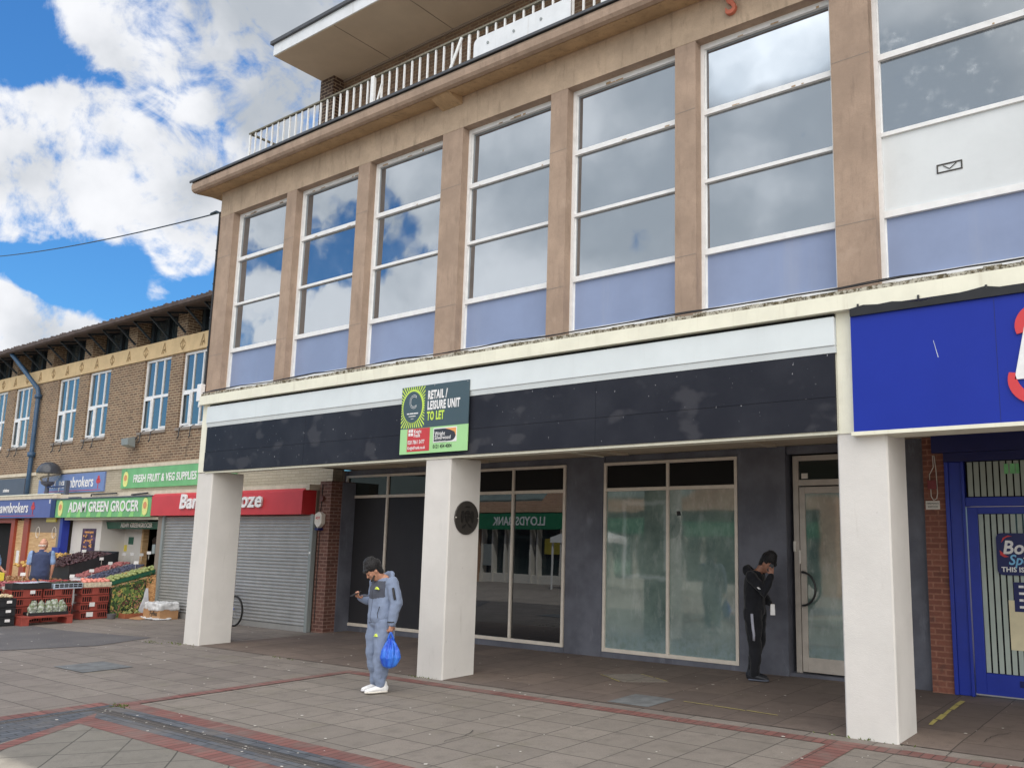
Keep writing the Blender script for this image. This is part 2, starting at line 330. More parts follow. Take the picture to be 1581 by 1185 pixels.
M['bronze'] = plain('dark_bronze', A((60,56,52)), .42, .12, 18, .4, 30, metal=.3)
M['litter'] = plain('pale_litter', A((205,200,190)), .9, .2, 60, 0)
M['leaf'] = plain('moss_green', A((86,98,44)), .95, .3, 20, .6, 60)
M['globe_clear'] = glass('smoked_globe', (.16,.15,.13), .08, 1.5, 0)

# ---- ground materials
def gvec(b, rot=0, off=(0, 0)):
    mp = b.n('ShaderNodeMapping'); mp.inputs['Rotation'].default_value = (0, 0, rot); mp.inputs['Location'].default_value = (off[0], off[1], 0); b.l(b.co, mp.inputs[0])
    d = b.n('ShaderNodeTexNoise'); d.inputs['Scale'].default_value = .9; b.l(b.co, d.inputs['Vector'])
    s = b.n('ShaderNodeVectorMath', operation='SCALE'); b.l(d.outputs['Color'], s.inputs[0]); s.inputs['Scale'].default_value = .05
    a = b.n('ShaderNodeVectorMath', operation='ADD'); b.l(mp.outputs[0], a.inputs[0]); b.l(s.outputs[0], a.inputs[1]); return a.outputs[0]
def slabs(name, ca, cb_, joint, bw, rh, offs, rot=0, off=(0, 0), ms=.006, moss=.35, rough=.88, dark=.3, sq=1.0):
    b = MatB(name); t = b.n('ShaderNodeTexBrick'); t.offset = offs; t.squash = sq
    b.l(gvec(b, rot, off), t.inputs['Vector'])
    t.inputs['Color1'].default_value = (*ca, 1); t.inputs['Color2'].default_value = (*cb_, 1); t.inputs['Mortar'].default_value = (*joint, 1)
    t.inputs['Scale'].default_value = 1; t.inputs['Mortar Size'].default_value = ms; t.inputs['Mortar Smooth'].default_value = .3
    t.inputs['Brick Width'].default_value = bw; t.inputs['Row Height'].default_value = rh; t.inputs['Bias'].default_value = -.1
    big = b.noise(.55, 6, .6); fine = b.noise(70, 5, .7); mid = b.noise(4.5, 7, .68)
    c = b.mix(b.ramp(big, .35, .72, 0, dark), t.outputs['Color'], tuple(x*.62 for x in ca))
    c = b.mix(b.ramp(mid, .45, .72, 0, .5), c, tuple(x*.6 for x in cb_))
    c = b.mix(b.ramp(b.noise(3.1, 6, .6), .55, .75, 0, .22), c, tuple(x*1.35 for x in ca))
    c = b.mix(b.ramp(fine, .42, .7, 0, .6), c, tuple(x*.58 for x in ca))
    c = b.mix(b.ramp(b.noise(1.1, 7, .7), .55, .75, 0, moss), c, A((104,102,72)))
    v = b.n('ShaderNodeTexVoronoi'); v.inputs['Scale'].default_value = 3.1; b.l(b.co, v.inputs['Vector'])
    c = b.mix(b.ramp(v.outputs['Distance'], .055, .03, 0, .55), c, A((74,72,68)))
    b.color(c); b.p.inputs['Roughness'].default_value = rough
    h = b.math('ADD', b.math('MULTIPLY', t.outputs['Fac'], -1.2), b.math('ADD', b.math('MULTIPLY', fine, .5), b.math('MULTIPLY', mid, .5))); b.bump(h, .45, .006)
    return b.m
M['pave_grid'] = slabs('grey_paving_grid', A((136,127,117)), A((124,116,107)), A((50,47,40)), .51, .525, 0.0, R(90), (-.75, -.05-.06), .0075)
M['pave_left'] = slabs('grey_paving_staggered', A((134,125,116)), A((119,110,103)), A((50,46,40)), .70, .49, .5, 0, (0, .3), .008, dark=.35)
M['pave_diag'] = slabs('grey_paving_diagonal', A((132,127,117)), A((116,111,102)), A((48,46,40)), .52, .52, 0, R(38), (.2, .1), .008)
M['pave_arc'] = slabs('brown_arcade_paving', A((118,103,93)), A((98,86,79)), A((52,46,40)), .9, .62, .5, R(90), (0, .2), .007, moss=.15, dark=.4)
def bandmat(name, c1, c2, mort, bw, rh, rot=0):
    b = MatB(name); t = b.n('ShaderNodeTexBrick'); t.offset = 0 if bw < .15 else .5
    mp = b.n('ShaderNodeMapping'); mp.inputs['Rotation'].default_value = (0, 0, rot); b.l(b.co, mp.inputs[0]); b.l(mp.outputs[0], t.inputs['Vector'])
    t.inputs['Color1'].default_value = (*c1, 1); t.inputs['Color2'].default_value = (*c2, 1); t.inputs['Mortar'].default_value = (*mort, 1)
    t.inputs['Scale'].default_value = 1; t.inputs['Mortar Size'].default_value = .006; t.inputs['Brick Width'].default_value = bw; t.inputs['Row Height'].default_value = rh
    f = b.noise(60, 5, .7); c = b.mix(b.ramp(f, .4, .75, 0, .4), t.outputs['Color'], tuple(x*.6 for x in c1))
    c = b.mix(b.ramp(b.noise(2.3, 6), .42, .7, 0, .55), c, A((116,108,100)))
    b.color(c); b.p.inputs['Roughness'].default_value = .85
    b.bump(b.math('ADD', b.math('MULTIPLY', t.outputs['Fac'], -1), b.math('MULTIPLY', f, .4)), .5, .006); return b.m
RB = (A((134,86,78)), A((112,72,66)), A((56,46,42))); BB = (A((92,97,104)), A((72,76,83)), A((40,40,40)))
M['redx'] = bandmat('red_soldier_bricks_x', *RB, .105, 2, 0); M['redy'] = bandmat('red_soldier_bricks_y', *RB, .105, 2, R(90))
M['redd'] = bandmat('red_soldier_bricks_d', *RB, .105, 2, R(55.3))
M['bluex'] = bandmat('blue_grey_bricks_x', *BB, .21, .1, 0); M['bluey'] = bandmat('blue_grey_bricks_y', *BB, .21, .1, R(90))
def asph():
    b = MatB('asphalt'); f = b.noise(120, 4, .8); c = b.mix(b.ramp(f, .3, .75), (.065,.062,.064), (.19,.18,.18)); c = b.mix(b.ramp(b.noise(1.2, 6), .4, .7, 0, .4), c, (.19,.18,.17))
    b.color(c); b.p.inputs['Roughness'].default_value = .9; b.bump(f, .5, .005); return b.m
M['asphalt'] = asph()
def grate():
    b = MatB('iron_drain_grate'); t = b.n('ShaderNodeTexBrick'); t.offset = 0; b.l(b.co, t.inputs['Vector']); t.inputs['Scale'].default_value = 1
    t.inputs['Brick Width'].default_value = .025; t.inputs['Row Height'].default_value = .055; t.inputs['Mortar Size'].default_value = .005
    t.inputs['Color1'].default_value = t.inputs['Color2'].default_value = (.02,.018,.017,1); t.inputs['Mortar'].default_value = (.15,.135,.12,1)
    b.color(b.mix(b.ramp(b.noise(20, 4), .4, .7, 0, .5), t.outputs['Color'], (.13,.11,.095))); b.p.inputs['Roughness'].default_value = .7; b.bump(t.outputs['Fac'], .6, .01); return b.m
M['grate'] = grate()

# ------------------------------------------------------------------ builders
BASE = {}
class MB:
    def __init__(s): s.bm = bmesh.new()
    def quadbox(s, v8):
        v = [s.bm.verts.new(p) for p in v8]
        for f in ((0,1,2,3),(7,6,5,4),(0,4,5,1),(1,5,6,2),(2,6,7,3),(3,7,4,0)): s.bm.faces.new([v[i] for i in f])
        return s
    def box(s, x0, x1, y0, y1, z0, z1):
        return s.quadbox([(x0,y0,z0),(x0,y1,z0),(x1,y1,z0),(x1,y0,z0),(x0,y0,z1),(x0,y1,z1),(x1,y1,z1),(x1,y0,z1)])
    def bar(s, a, b, w, h, up=(0,0,1)):
        a = Vector(a); b = Vector(b); t = (b-a).normalized(); up = Vector(up)
        if abs(t.dot(up)) > .98: up = Vector((0,1,0))
        sd_ = t.cross(up).normalized()*w/2; u = sd_.cross(t).normalized()*h/2
        return s.quadbox([a-sd_-u, a-sd_+u, a+sd_+u, a+sd_-u, b-sd_-u, b-sd_+u, b+sd_+u, b+sd_-u])
    def tube(s, pts, r, n=10, ref=None, caps=True, closed=False):
        pts = [Vector(p) for p in pts]; k = len(pts); rings = []
        rr = r if isinstance(r, (list, tuple)) else [r]*k
        prev = None
        for i, p in enumerate(pts):
            if closed: t = (pts[(i+1) % k]-pts[i-1]).normalized()
            else: t = (pts[min(i+1, k-1)]-pts[max(i-1, 0)]).normalized()
            rf_ = Vector(ref) if ref else (prev if prev is not None else (Vector((1,0,0)) if abs(t.x) < .9 else Vector((0,1,0))))
            a = rf_ - t*rf_.dot(t)
            if a.length < 1e-4: a = Vector((0,1,0)) - t*t.y
            a.normalize(); prev = a; b = t.cross(a)
            q = rr[i]; ra, rb = q if isinstance(q, (list, tuple)) else (q, q)
            rings.append([s.bm.verts.new(p + a*ra*math.cos(2*math.pi*j/n) + b*rb*math.sin(2*math.pi*j/n)) for j in range(n)])
        m_ = k if closed else k-1
        for i in range(m_):
            A_, B_ = rings[i], rings[(i+1) % k]
            for j in range(n): s.bm.faces.new((A_[j], A_[(j+1) % n], B_[(j+1) % n], B_[j]))
        if caps and not closed:
            s.bm.faces.new(rings[0][::-1]); s.bm.faces.new(rings[-1])
        return s
    def loft(s, pts, rad, n=18, ref=(1,0,0), cap=1.0):
        # closed tube with rounded ends
        P = [Vector(p) for p in pts]; Q = [q if isinstance(q, (tuple, list)) else (q, q) for q in rad]
        t0 = (P[0]-P[1]).normalized(); t1 = (P[-1]-P[-2]).normalized()
        e0 = min(Q[0])*cap; e1 = min(Q[-1])*cap
        pp = [P[0]+t0*e0*.95, P[0]+t0*e0*.6]+P+[P[-1]+t1*e1*.6, P[-1]+t1*e1*.95]
        qq = [(Q[0][0]*.3, Q[0][1]*.3), (Q[0][0]*.78, Q[0][1]*.78)]+Q+[(Q[-1][0]*.78, Q[-1][1]*.78), (Q[-1][0]*.3, Q[-1][1]*.3)]
        return s.tube(pp, qq, n, ref)
    def prism(s, poly, axis, a, b):
        def mk_(p, d):
            return {'x': (d, p[0], p[1]), 'y': (p[0], d, p[1]), 'z': (p[0], p[1], d)}[axis]
        A_ = [s.bm.verts.new(mk_(p, a)) for p in poly]; B_ = [s.bm.verts.new(mk_(p, b)) for p in poly]; n = len(poly)
        s.bm.faces.new(A_); s.bm.faces.new(B_[::-1])
        for i in range(n): s.bm.faces.new((A_[i], B_[i], B_[(i+1) % n], A_[(i+1) % n]))
        return s
    def sphere(s, c, r, seg=14, rings=9, sq=(1,1,1)):
        mt = Matrix.Translation(Vector(c)) @ Matrix.Diagonal((sq[0]*r, sq[1]*r, sq[2]*r, 1))
        bmesh.ops.create_uvsphere(s.bm, u_segments=seg, v_segments=rings, radius=1, matrix=mt); return s
    def sheet(s, pts):
        s.bm.faces.new([s.bm.verts.new(p) for p in pts]); return s
    def build(s, name, mat, parent=None, bevel=0, smooth=False, label=None, base=None):
        bmesh.ops.recalc_face_normals(s.bm, faces=s.bm.faces)
        if bevel: bmesh.ops.bevel(s.bm, geom=list(s.bm.edges), offset=bevel, segments=1, affect='EDGES', profile=.5)
        if parent is not None: off = BASE.get(parent.name, Vector((0,0,0)))
        elif base is not None: off = Vector(base)
        else:
            xs = [v.co for v in s.bm.verts]; off = Vector(((min(v.x for v in xs)+max(v.x for v in xs))/2, (min(v.y for v in xs)+max(v.y for v in xs))/2, min(v.z for v in xs)))
        bmesh.ops.translate(s.bm, verts=s.bm.verts, vec=-off)
        me = bpy.data.meshes.new(name); s.bm.to_mesh(me); s.bm.free()
        if smooth:
            for p in me.polygons: p.use_smooth = True
        me.materials.append(M[mat] if isinstance(mat, str) else mat)
        o = bpy.data.objects.new(name, me); COL.objects.link(o)
        if parent is not None: o.parent = parent
        else: o.location = off
        BASE[o.name] = off.copy()
        if label: o['label'] = label
        return o
def thing(name, label, cat, loc, group=None, rz=0):
    o = bpy.data.objects.new(name, None); COL.objects.link(o); o.location = loc; o.rotation_euler = (0, 0, rz)
    o.empty_display_size = .3
    o['label'] = label; o['category'] = cat
    if group: o['group'] = group
    BASE[o.name] = Vector(loc); return o
def tag(o, label, cat, group=None, kind=None):
    o['label'] = label; o['category'] = cat
    if group: o['group'] = group
    if kind: o['kind'] = kind
    return o
def struct(o): o['kind'] = 'structure'; return o
def textobj(name, s, size, mat, parent, loc, rot=(math.pi/2, 0, 0), ext=.004, bold=0., sx=1., shear=0., align='CENTER', spacing=1., fit=None):
    cu_ = bpy.data.curves.new('lettering_curve', 'FONT'); cu_.body = s; cu_.size = size; cu_.extrude = ext; cu_.offset = bold*.75; cu_.shear = shear
    cu_.align_x = align; cu_.align_y = 'CENTER'; cu_.space_character = spacing*(1.0+bold*1.2/size); cu_.resolution_u = 3
    t = bpy.data.objects.new('tmp', cu_); COL.objects.link(t)
    dg = bpy.context.evaluated_depsgraph_get(); me = bpy.data.meshes.new_from_object(t.evaluated_get(dg))
    bpy.data.objects.remove(t)
    from mathutils import Euler
    if fit:
        xs_ = [v.co.x for v in me.vertices]; sx = (fit[1]-fit[0])/(max(xs_)-min(xs_)); loc = ((fit[0]-min(xs_)*sx), loc[1], loc[2])
    mm = Euler(rot).to_matrix().to_4x4() @ Matrix.Diagonal((sx, 1, 1, 1)); me.transform(mm)
    off = BASE.get(parent.name, Vector((0,0,0))); me.transform(Matrix.Translation(Vector(loc)-off))
    me.materials.clear(); me.materials.append(M[mat] if isinstance(mat, str) else mat)
    o = bpy.data.objects.new(name, me); COL.objects.link(o); o.parent = parent; BASE[o.name] = off; return o
def GZ(x): return max(-.35, min(.05, .0063*x))
def dup(o, vec, label=None):
    c = o.copy(); COL.objects.link(c); c.location = Vector(o.location)+Vector(vec)
    if label: c['label'] = label
    for ch in list(o.children):
        d = ch.copy(); COL.objects.link(d); d.parent = c
        for g in list(ch.children):
            e = g.copy(); COL.objects.link(e); e.parent = d
    return c

# ================================================================== GROUND
def gsheet(name, mat, poly, dz=0, kind='structure', sub=1):
    mb = MB(); bm_ = mb.bm
    vs = [bm_.verts.new((x, y, GZ(x)+dz)) for x, y in poly]; bm_.faces.new(vs)
    o = mb.build(name, mat, base=(0, 0, 0)); o['kind'] = 'structure'; return o
# base sheet: strips so that the gentle fall to the left is followed
mb = MB()
xs = [-400, -60, -14.0, 0, 8, 400]; 
for a, b in zip(xs[:-1], xs[1:]):
    mb.sheet([(a, -400, GZ(a)-.012), (b, -400, GZ(b)-.012), (b, 400, GZ(b)-.012), (a, 400, GZ(a)-.012)])
bmesh.ops.remove_doubles(mb.bm, verts=mb.bm.verts, dist=.001)
struct(mb.build('ground', 'pave_left', base=(0,0,0)))
def strip(name, mat, x0, x1, y0, y1, dz):   # split at the ground's bends
    cuts = [x0]+[c for c in (-14.0, 0, 8) if x0 < c < x1]+[x1]; mb = MB()
    for a, b in zip(cuts[:-1], cuts[1:]): mb.sheet([(a, y0, GZ(a)+dz), (b, y0, GZ(b)+dz), (b, y1, GZ(b)+dz), (a, y1, GZ(a)+dz)])
    bmesh.ops.remove_doubles(mb.bm, verts=mb.bm.verts, dist=.001)
    return struct(mb.build(name, mat, base=(0,0,0)))
strip('pavement', 'pave_grid', -7.40, 12, -3.42, -.42, -.006)
strip('pavement', 'pave_arc', -12.3, 12, .02, 3.6, -.006)
strip('pavement', 'pave_left', -60, -7.0, -13.9, -5.2, -.011)
gsheet('pavement', 'pave_diag', [(-7.05,-4.25), (-2.0,-4.25), (10,-4.25), (10,-13.9), (0,-13.9), (-1.0,-13.9)], -.004)
# brick bands
strip('brick_paving_band', 'redx', -7.62, -.04, -.42, -.22, -.002)
strip('brick_paving_band', 'redx', .24, 12, -.42, -.22, -.002)
strip('brick_paving_band', 'redy', -7.62, -7.42, -3.42, -.42, -.002)
strip('brick_paving_band', 'redy', -.04, .24, -3.42, -.22, .000)
strip('brick_paving_band', 'redx', -7.62, 12, -3.64, -3.42, -.001)
strip('brick_paving_band', 'bluex', -7.42, 12, -3.81, -3.64, -.0015)
strip('brick_paving_band', 'bluex', -7.15, 12, -4.10, -3.935, -.0015)
strip('brick_paving_band', 'redx', -7.0, 12, -4.33, -4.10, -.001)
g = strip('drain_channel', 'grate', -7.42, 12, -3.935, -3.81, -.003)
strip('drain_channel', 'grate', -7.52, -7.42, -9, -3.70, -.0025)
strip('brick_paving_band', 'redy', -7.86, -7.62, -9, -3.64, -.0012)
strip('brick_paving_band', 'bluey', -7.62, -7.52, -9, -3.64, -.0018)
gsheet('brick_paving_band', 'bluey', [(-7.42,-3.935), (-7.16,-3.935), (-4.3,-9), (-7.42,-9)], -.0028)
gsheet('brick_paving_band', 'redd', [(-7.22,-3.97), (-6.94,-4.12), (-3.56,-9), (-3.86,-9)], -.0008)
gsheet('asphalt_patch', 'asphalt', [(-14.2,.13), (-13.68,-1.1), (-14.25,-2.46), (-16,-5.1), (-40,-5.1), (-40,-.35), (-16.9,-.35)], -.005)
M['slab_blue'] = plain('blue_grey_slab', A((104,107,108)), .9, .2, 5, .3, 60, dirt=.7, dirtcol=A((92,86,80)))
gsheet('pavement', 'slab_blue', [(-11.48,-2.72),(-11.48,-2.0),(-10.5,-2.0),(-10.5,-2.72)], -.004); gsheet('pavement', 'slab_blue', [(-3.05,.08),(-3.05,.72),(-2.45,.72),(-2.45,.08)], -.0015)
mb = MB(); rdc = random.Random(44)
for (cx_, cy_) in ((-2.1,-.05),(-.9,.55),(-4.9,-1.6),(-9.3,-1.4),(-3.1,-2.6),(1.2,.6),(-11.5,-3.4)):
    p_ = Vector((cx_, cy_, 0)); a_ = rdc.random()*6.28
    for k in range(9):
        a_ += rdc.uniform(-.5,.5); q_ = p_+Vector((math.cos(a_), math.sin(a_), 0))*rdc.uniform(.04,.09); n_ = Vector((-math.sin(a_), math.cos(a_), 0))*.004
        mb.sheet([p_-n_+Vector((0,0,GZ(p_.x)+.002)), q_-n_+Vector((0,0,GZ(q_.x)+.002)), q_+n_+Vector((0,0,GZ(q_.x)+.002)), p_+n_+Vector((0,0,GZ(p_.x)+.002))]); p_ = q_
tag(mb.build('paving_cracks', plain('crack_dirt', (.03,.028,.024), .95, .1, 5, 0), base=(0,0,0)), 'thin dark cracks across a few paving slabs', 'cracks', kind='stuff')
# worn yellow tape pieces
def tape_line(a, b, n, name, label, wd=.035, gap=.03):
    root = thing(name, label, 'floor tape', ((a[0]+b[0])/2, (a[1]+b[1])/2, .0))
    d = Vector((b[0]-a[0], b[1]-a[1], 0)); L_ = d.length; d.normalize(); s_ = Vector((-d.y, d.x, 0))
    for i in range(n):
        t0 = L_*i/n; t1 = L_*(i+1)/n-gap*random.uniform(.4, 1.6)
        mb = MB(); p0 = Vector((a[0], a[1], 0))+d*t0+s_*random.uniform(-.01,.01); p1 = Vector((a[0], a[1], 0))+d*t1+s_*random.uniform(-.01,.01)
        q = wd*random.uniform(.6, 1)
        mb.sheet([p0-s_*q+Vector((0,0,GZ(p0.x)+.001)), p1-s_*q*random.uniform(.7,1)+Vector((0,0,GZ(p1.x)+.001)), p1+s_*q+Vector((0,0,GZ(p1.x)+.001)), p0+s_*q*random.uniform(.6,1)+Vector((0,0,GZ(p0.x)+.001))])
        mb.build('tape_piece', 'tape', root)
tape_line((-2.29,.66), (-.97,.57), 3, 'floor_tape', 'thin torn yellow tape line on the arcade floor left of the right pillar', .016)
tape_line((.545,1.1), (.50,2.82), 5, 'floor_tape', 'broken yellow tape line running from the blue shop door towards the street', .04)
tape_line((-4.35,1.75), (-3.75,1.40), 2, 'floor_tape', 'faint yellow tape edge around the floor cover below the grimy window', .012)
tape_line((-3.9,2.15), (-3.2,1.80), 2, 'floor_tape', 'faint yellow tape edge on the far side of the floor cover', .012)
# inspection cover
mb = MB(); 
for d0, d1, z in ((0, 0, 0),): mb.quadbox([(-4.33,1.77,-.005+GZ(-4)),(-3.92,2.15,-.005+GZ(-4)),(-3.2,1.80,-.005+GZ(-4)),(-3.72,1.42,-.005+GZ(-4)),(-4.33,1.77,GZ(-4)+.001),(-3.92,2.15,GZ(-4)+.001),(-3.2,1.80,GZ(-4)+.001),(-3.72,1.42,GZ(-4)+.001)])
tag(mb.build('floor_cover', 'pave_grid'), 'grey stone inspection cover set in the brown arcade floor', 'cover')
# litter and gum
mb = MB()
def fleck(x, y, r):
    n = random.randint(4, 6); z = GZ(x)+.003; a0 = random.random()*6
    mb.sheet([(x+math.cos(a0+i*6.28/n)*r*random.uniform(.6,1.2), y+math.sin(a0+i*6.28/n)*r*random.uniform(.5,1), z) for i in range(n)])
for i in range(420):
    x = random.uniform(-19, 2.2); y = random.uniform(-4.9, 3.1)
    fleck(x, y, random.choice((.006,.008,.01,.013,.018,.024)))
for i in range(46): fleck(random.uniform(-7.3,-3.3), random.gauss(-3.88,.09), random.choice((.006,.01,.016)))
tag(mb.build('litter_flecks', 'litter', base=(0,0,0)), 'small pale flecks of litter scattered over the paving', 'litter', kind='stuff')
mb = MB()
for (cx_, cy_, rx, ry, n) in ((-7.45,-3.62,.18,.07,40), (-12.7,-.12,.5,.09,40), (-13.4,-.3,.3,.12,30), (-9.5,-.1,.4,.05,16), (.25,-.05,.35,.03,22), (-6.2,-.05,.35,.04,20)):
    for i in range(n):
        x = cx_+random.gauss(0, rx*.5); y = cy_+random.gauss(0, ry*.5); h = random.uniform(.006,.03); r_ = .012
        a = random.random()*6; mb.sheet([(x-r_*math.cos(a), y-r_*math.sin(a), GZ(x)), (x+r_*math.cos(a), y+r_*math.sin(a), GZ(x)), (x+random.uniform(-.02,.02), y+random.uniform(-.02,.02), GZ(x)+h)])
tag(mb.build('moss', 'leaf', base=(0,0,0)), 'moss and weeds growing in the paving joints', 'moss', kind='stuff')

# ================================================================== MAIN BUILDING
PIT0 = 6.4; AX = .057; WW = .45; NW = .307; GW = (PIT0-WW-2*NW)/3
ZT = 8.31; ZB = 4.64; XL = -12.78; XR = 13.2; YB = 8.0
mainb = thing('commercial_building', 'long pale stone block with tall white framed windows above an open arcade of white pillars', 'building', (0, 3.0, 0))
def windows_x():
    out = []
    for i in (-2, -1, 0, 1):
        b = AX+i*PIT0
        for k in range(3):
            x0 = b+WW+k*(GW+NW); out.append((x0, x0+GW))
    return out
WX = windows_x()
# piers and lintel
mb = MB()
mb.box(XL, XR, 0, .34, ZT, 9.02)            # lintel beam
prev = XL
for (a, b) in WX:
    mb.box(prev, a, 0, .34, ZB, ZT); prev = b
mb.box(prev, XR, 0, .34, ZB, ZT)
mb.box(XL, XL+.3, .34, YB, 3.42, 9.02); mb.box(XL+.3, XR, YB-.3, YB, 3.42, 9.02); mb.box(XR-.3, XR, .34, YB-.3, 3.42, 9.02)
mb.box(XL+.3, XR-.3, .34, YB-.3, 8.9, 9.02)
mb.build('upper_wall', 'stone', mainb)
# lintel face, slightly proud of the piers, joints between its blocks
mb = MB(); xj = [XL-.002]+[AX+i*PIT0+k for i in (-2,-1,0,1) for k in (0.0, WW, PIT0*.5)]
xj = sorted(set([x for x in xj if x >= XL-.01]))+[XR]
for a, b in zip(xj[:-1], xj[1:]):
    if b-a > .02: mb.box(a+.0015, b-.0015, -.004, -.001, ZT+.0, 8.82)
mb.build('lintel_facing', 'stone_lintel', mainb)
# overhanging slab: soffit, rounded nose, lead edge
mb = MB(); mb.prism([(-.31,8.812),(-.33,8.80),(-.39,8.81),(-.425,8.85),(-.435,8.93),(-.42,8.99),(-.31,8.99)], 'x', XL-.425, XR+.4); mb.build('overhang_nosing', 'stone', mainb)
mb = MB(); prof = [(.0,8.84),(-.309,8.80),(-.309,9.02),(.4,9.02),(.4,8.84)]
mb.prism(prof, 'x', XL-.42, XR+.4); mb.build('overhang_slab', 'soffit_stone', mainb, smooth=False)
mb = MB(); mb.prism([(-.44,9.0),(-.46,9.0),(-.46,9.042),(.3,9.10),(.3,9.022),(-.44,9.022)], 'x', XL-.47, XR+.45); mb.build('roof_edging', 'lead', mainb)
for xx in (-6.15, .28):
    mb = MB(); mb.quadbox([(xx-.2,-.29,8.795),(xx-.22,-.005,8.71),(xx+.22,-.005,8.71),(xx+.2,-.29,8.795),(xx-.2,-.29,8.83),(xx-.22,-.005,8.86),(xx+.22,-.005,8.86),(xx+.2,-.29,8.83)]); mb.build('corbel', 'soffit_stone', mainb)
# upper windows
ZS = [4.78, 5.50, 6.43, 7.36, 8.24]
FY = .165
def up_window(i, x0, x1):
    mb = MB(); f = .052; y0 = FY-.03; y1 = FY+.05
    mb.box(x0, x0+f, y0, y1, ZB+.06, ZT); mb.box(x1-f, x1, y0, y1, ZB+.06, ZT)
    mb.box(x0+f, x1-f, y0, y1, ZT-.07, ZT); mb.box(x0+f, x1-f, y0, y1, ZB+.06, ZB+.135)
    for z, h in ((ZS[1], .075), (ZS[2], .045), (ZS[3], .07)): mb.box(x0+f, x1-f, y0-.004, y1, z-h/2, z+h/2)
    # glazing beads give the frames an inner line
    for za, zb in ((ZB+.135, ZS[1]-.037), (ZS[1]+.037, ZS[2]-.022), (ZS[2]+.022, ZS[3]-.035), (ZS[3]+.035, ZT-.07)):
        mb.box(x0+f, x0+f+.014, y0+.03, y1-.004, za, zb); mb.box(x1-f-.014, x1-f, y0+.03, y1-.004, za, zb)
    # flaked putty along the head
    rnd = random.Random(i*13+5)
    w_ = mb.build('window', 'white_frame', mainb)
    mb = MB()
    for k in range(rnd.randint(3, 9)):
        xx = rnd.uniform(x0+.1, x1-.2); mb.box(xx, xx+rnd.uniform(.02,.14), y0-.003, y0-.0005, ZT-.07, ZT-.07+rnd.uniform(.008,.035))
    for k in range(rnd.randint(1, 4)):
        xx = rnd.uniform(x0+.1, x1-.2); mb.box(xx, xx+rnd.uniform(.02,.1), y0-.007, y0-.0045, ZS[3]-.03, ZS[3]-.03+rnd.uniform(.006,.02))
    mb.build('flaked_putty', 'soffit_stone', w_)
    f += .004
    def pane(za, zb, mat, tilt=0, name='pane', yaw=0, yy=FY+.012):
        mb = MB(); t = tilt; dx = (x1-x0)/2*yaw
        mb.quadbox([(x0+f,yy-dx-t/2,za),(x0+f,yy-dx-t/2+.006,za),(x1-f,yy+dx-t/2+.006,za),(x1-f,yy+dx-t/2,za),(x0+f,yy-dx+t/2,zb),(x0+f,yy-dx+t/2+.006,zb),(x1-f,yy+dx+t/2+.006,zb),(x1-f,yy+dx+t/2,zb)])
        mb.build(name, mat, w_)
    right = x0 > AX
    pane(ZB+.135, ZS[1]-.037, 'spandrel', 0, 'spandrel_panel')
    if right and x0 < 2:
        mb = MB(); mb.box(x0+f, x1-f, FY-.004, FY+.012, ZS[1]+.037, ZS[2]-.022); mb.build('infill_board', 'whiteboard', w_)
        xm = x0+.62; mb = MB(); zc = 5.84
        mb.box(xm, xm+.26, FY-.012, FY-.0045, zc, zc+.014); mb.box(xm, xm+.26, FY-.012, FY-.0045, zc+.086, zc+.1); mb.box(xm, xm+.014, FY-.012, FY-.0045, zc+.014, zc+.086); mb.box(xm+.246, xm+.26, FY-.012, FY-.0045, zc+.014, zc+.086)
        mb.bar((xm+.07, FY-.009, zc+.075), (xm+.13, FY-.009, zc+.03), .008, .006, (0,1,0)); mb.bar((xm+.13, FY-.009, zc+.03), (xm+.2, FY-.009, zc+.08), .008, .006, (0,1,0))
        mb.build('vent_cover', 'bronze', w_)
    else: pane(ZS[1]+.037, ZS[2]-.022, 'upglass', rnd.uniform(-.002,.002), yaw=rnd.uniform(-.001,.001))
    g_ = 'upglass_dirty' if right else 'upglass'
    pane(ZS[2]+.022, ZS[3]-.035, g_, rnd.uniform(-.006,.006), yaw=rnd.uniform(-.004,.004))
    pane(ZS[3]+.035, ZT-.07, g_, rnd.uniform(-.006,.006) if i != 5 else 0, yaw=rnd.uniform(-.004,.004) if i != 5 else 0)
    return w_
for i, (a, b) in enumerate(WX):
    if a > 9: continue
    up_window(i, a, b)
random.seed(17)
prev_ = XL
for (a_, b_) in WX+[(XR, XR)]:
    for z_ in (5.42, 7.40): 
        zz = z_+random.uniform(-.05,.05); mb = MB()
        mb.quadbox([(prev_+.004,-.0018,zz),(prev_+.004,.01,zz),(a_-.004,.01,zz+.006),(a_-.004,-.0018,zz+.006),(prev_+.004,-.0018,zz+.009),(prev_+.004,.01,zz+.009),(a_-.004,.01,zz+.014),(a_-.004,-.0018,zz+.014)]); mb.build('pier_joint', 'taupe', mainb)
    prev_ = b_
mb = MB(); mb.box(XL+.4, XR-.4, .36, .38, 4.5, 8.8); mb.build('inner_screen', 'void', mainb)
# sill and canopy fascia
mb = MB(); n_ = 150; random.seed(3)
for k in range(n_):
    a = XL-.02+(XR-XL)*k/n_; b = a+(XR-XL)/n_
    mb.box(a, b, -.085-random.uniform(0,.012), .1, 4.606, 4.655+random.uniform(-.006,.012))
mb.build('sill_course', 'sill', mainb)
mb = MB(); mb.box(XL+.03, XR, -.12, .0, 4.43, 4.603); mb.box(XL+.03, XL+.05, 0, .5, 4.43, 4.603); mb.build('canopy_fascia', 'cream', mainb)
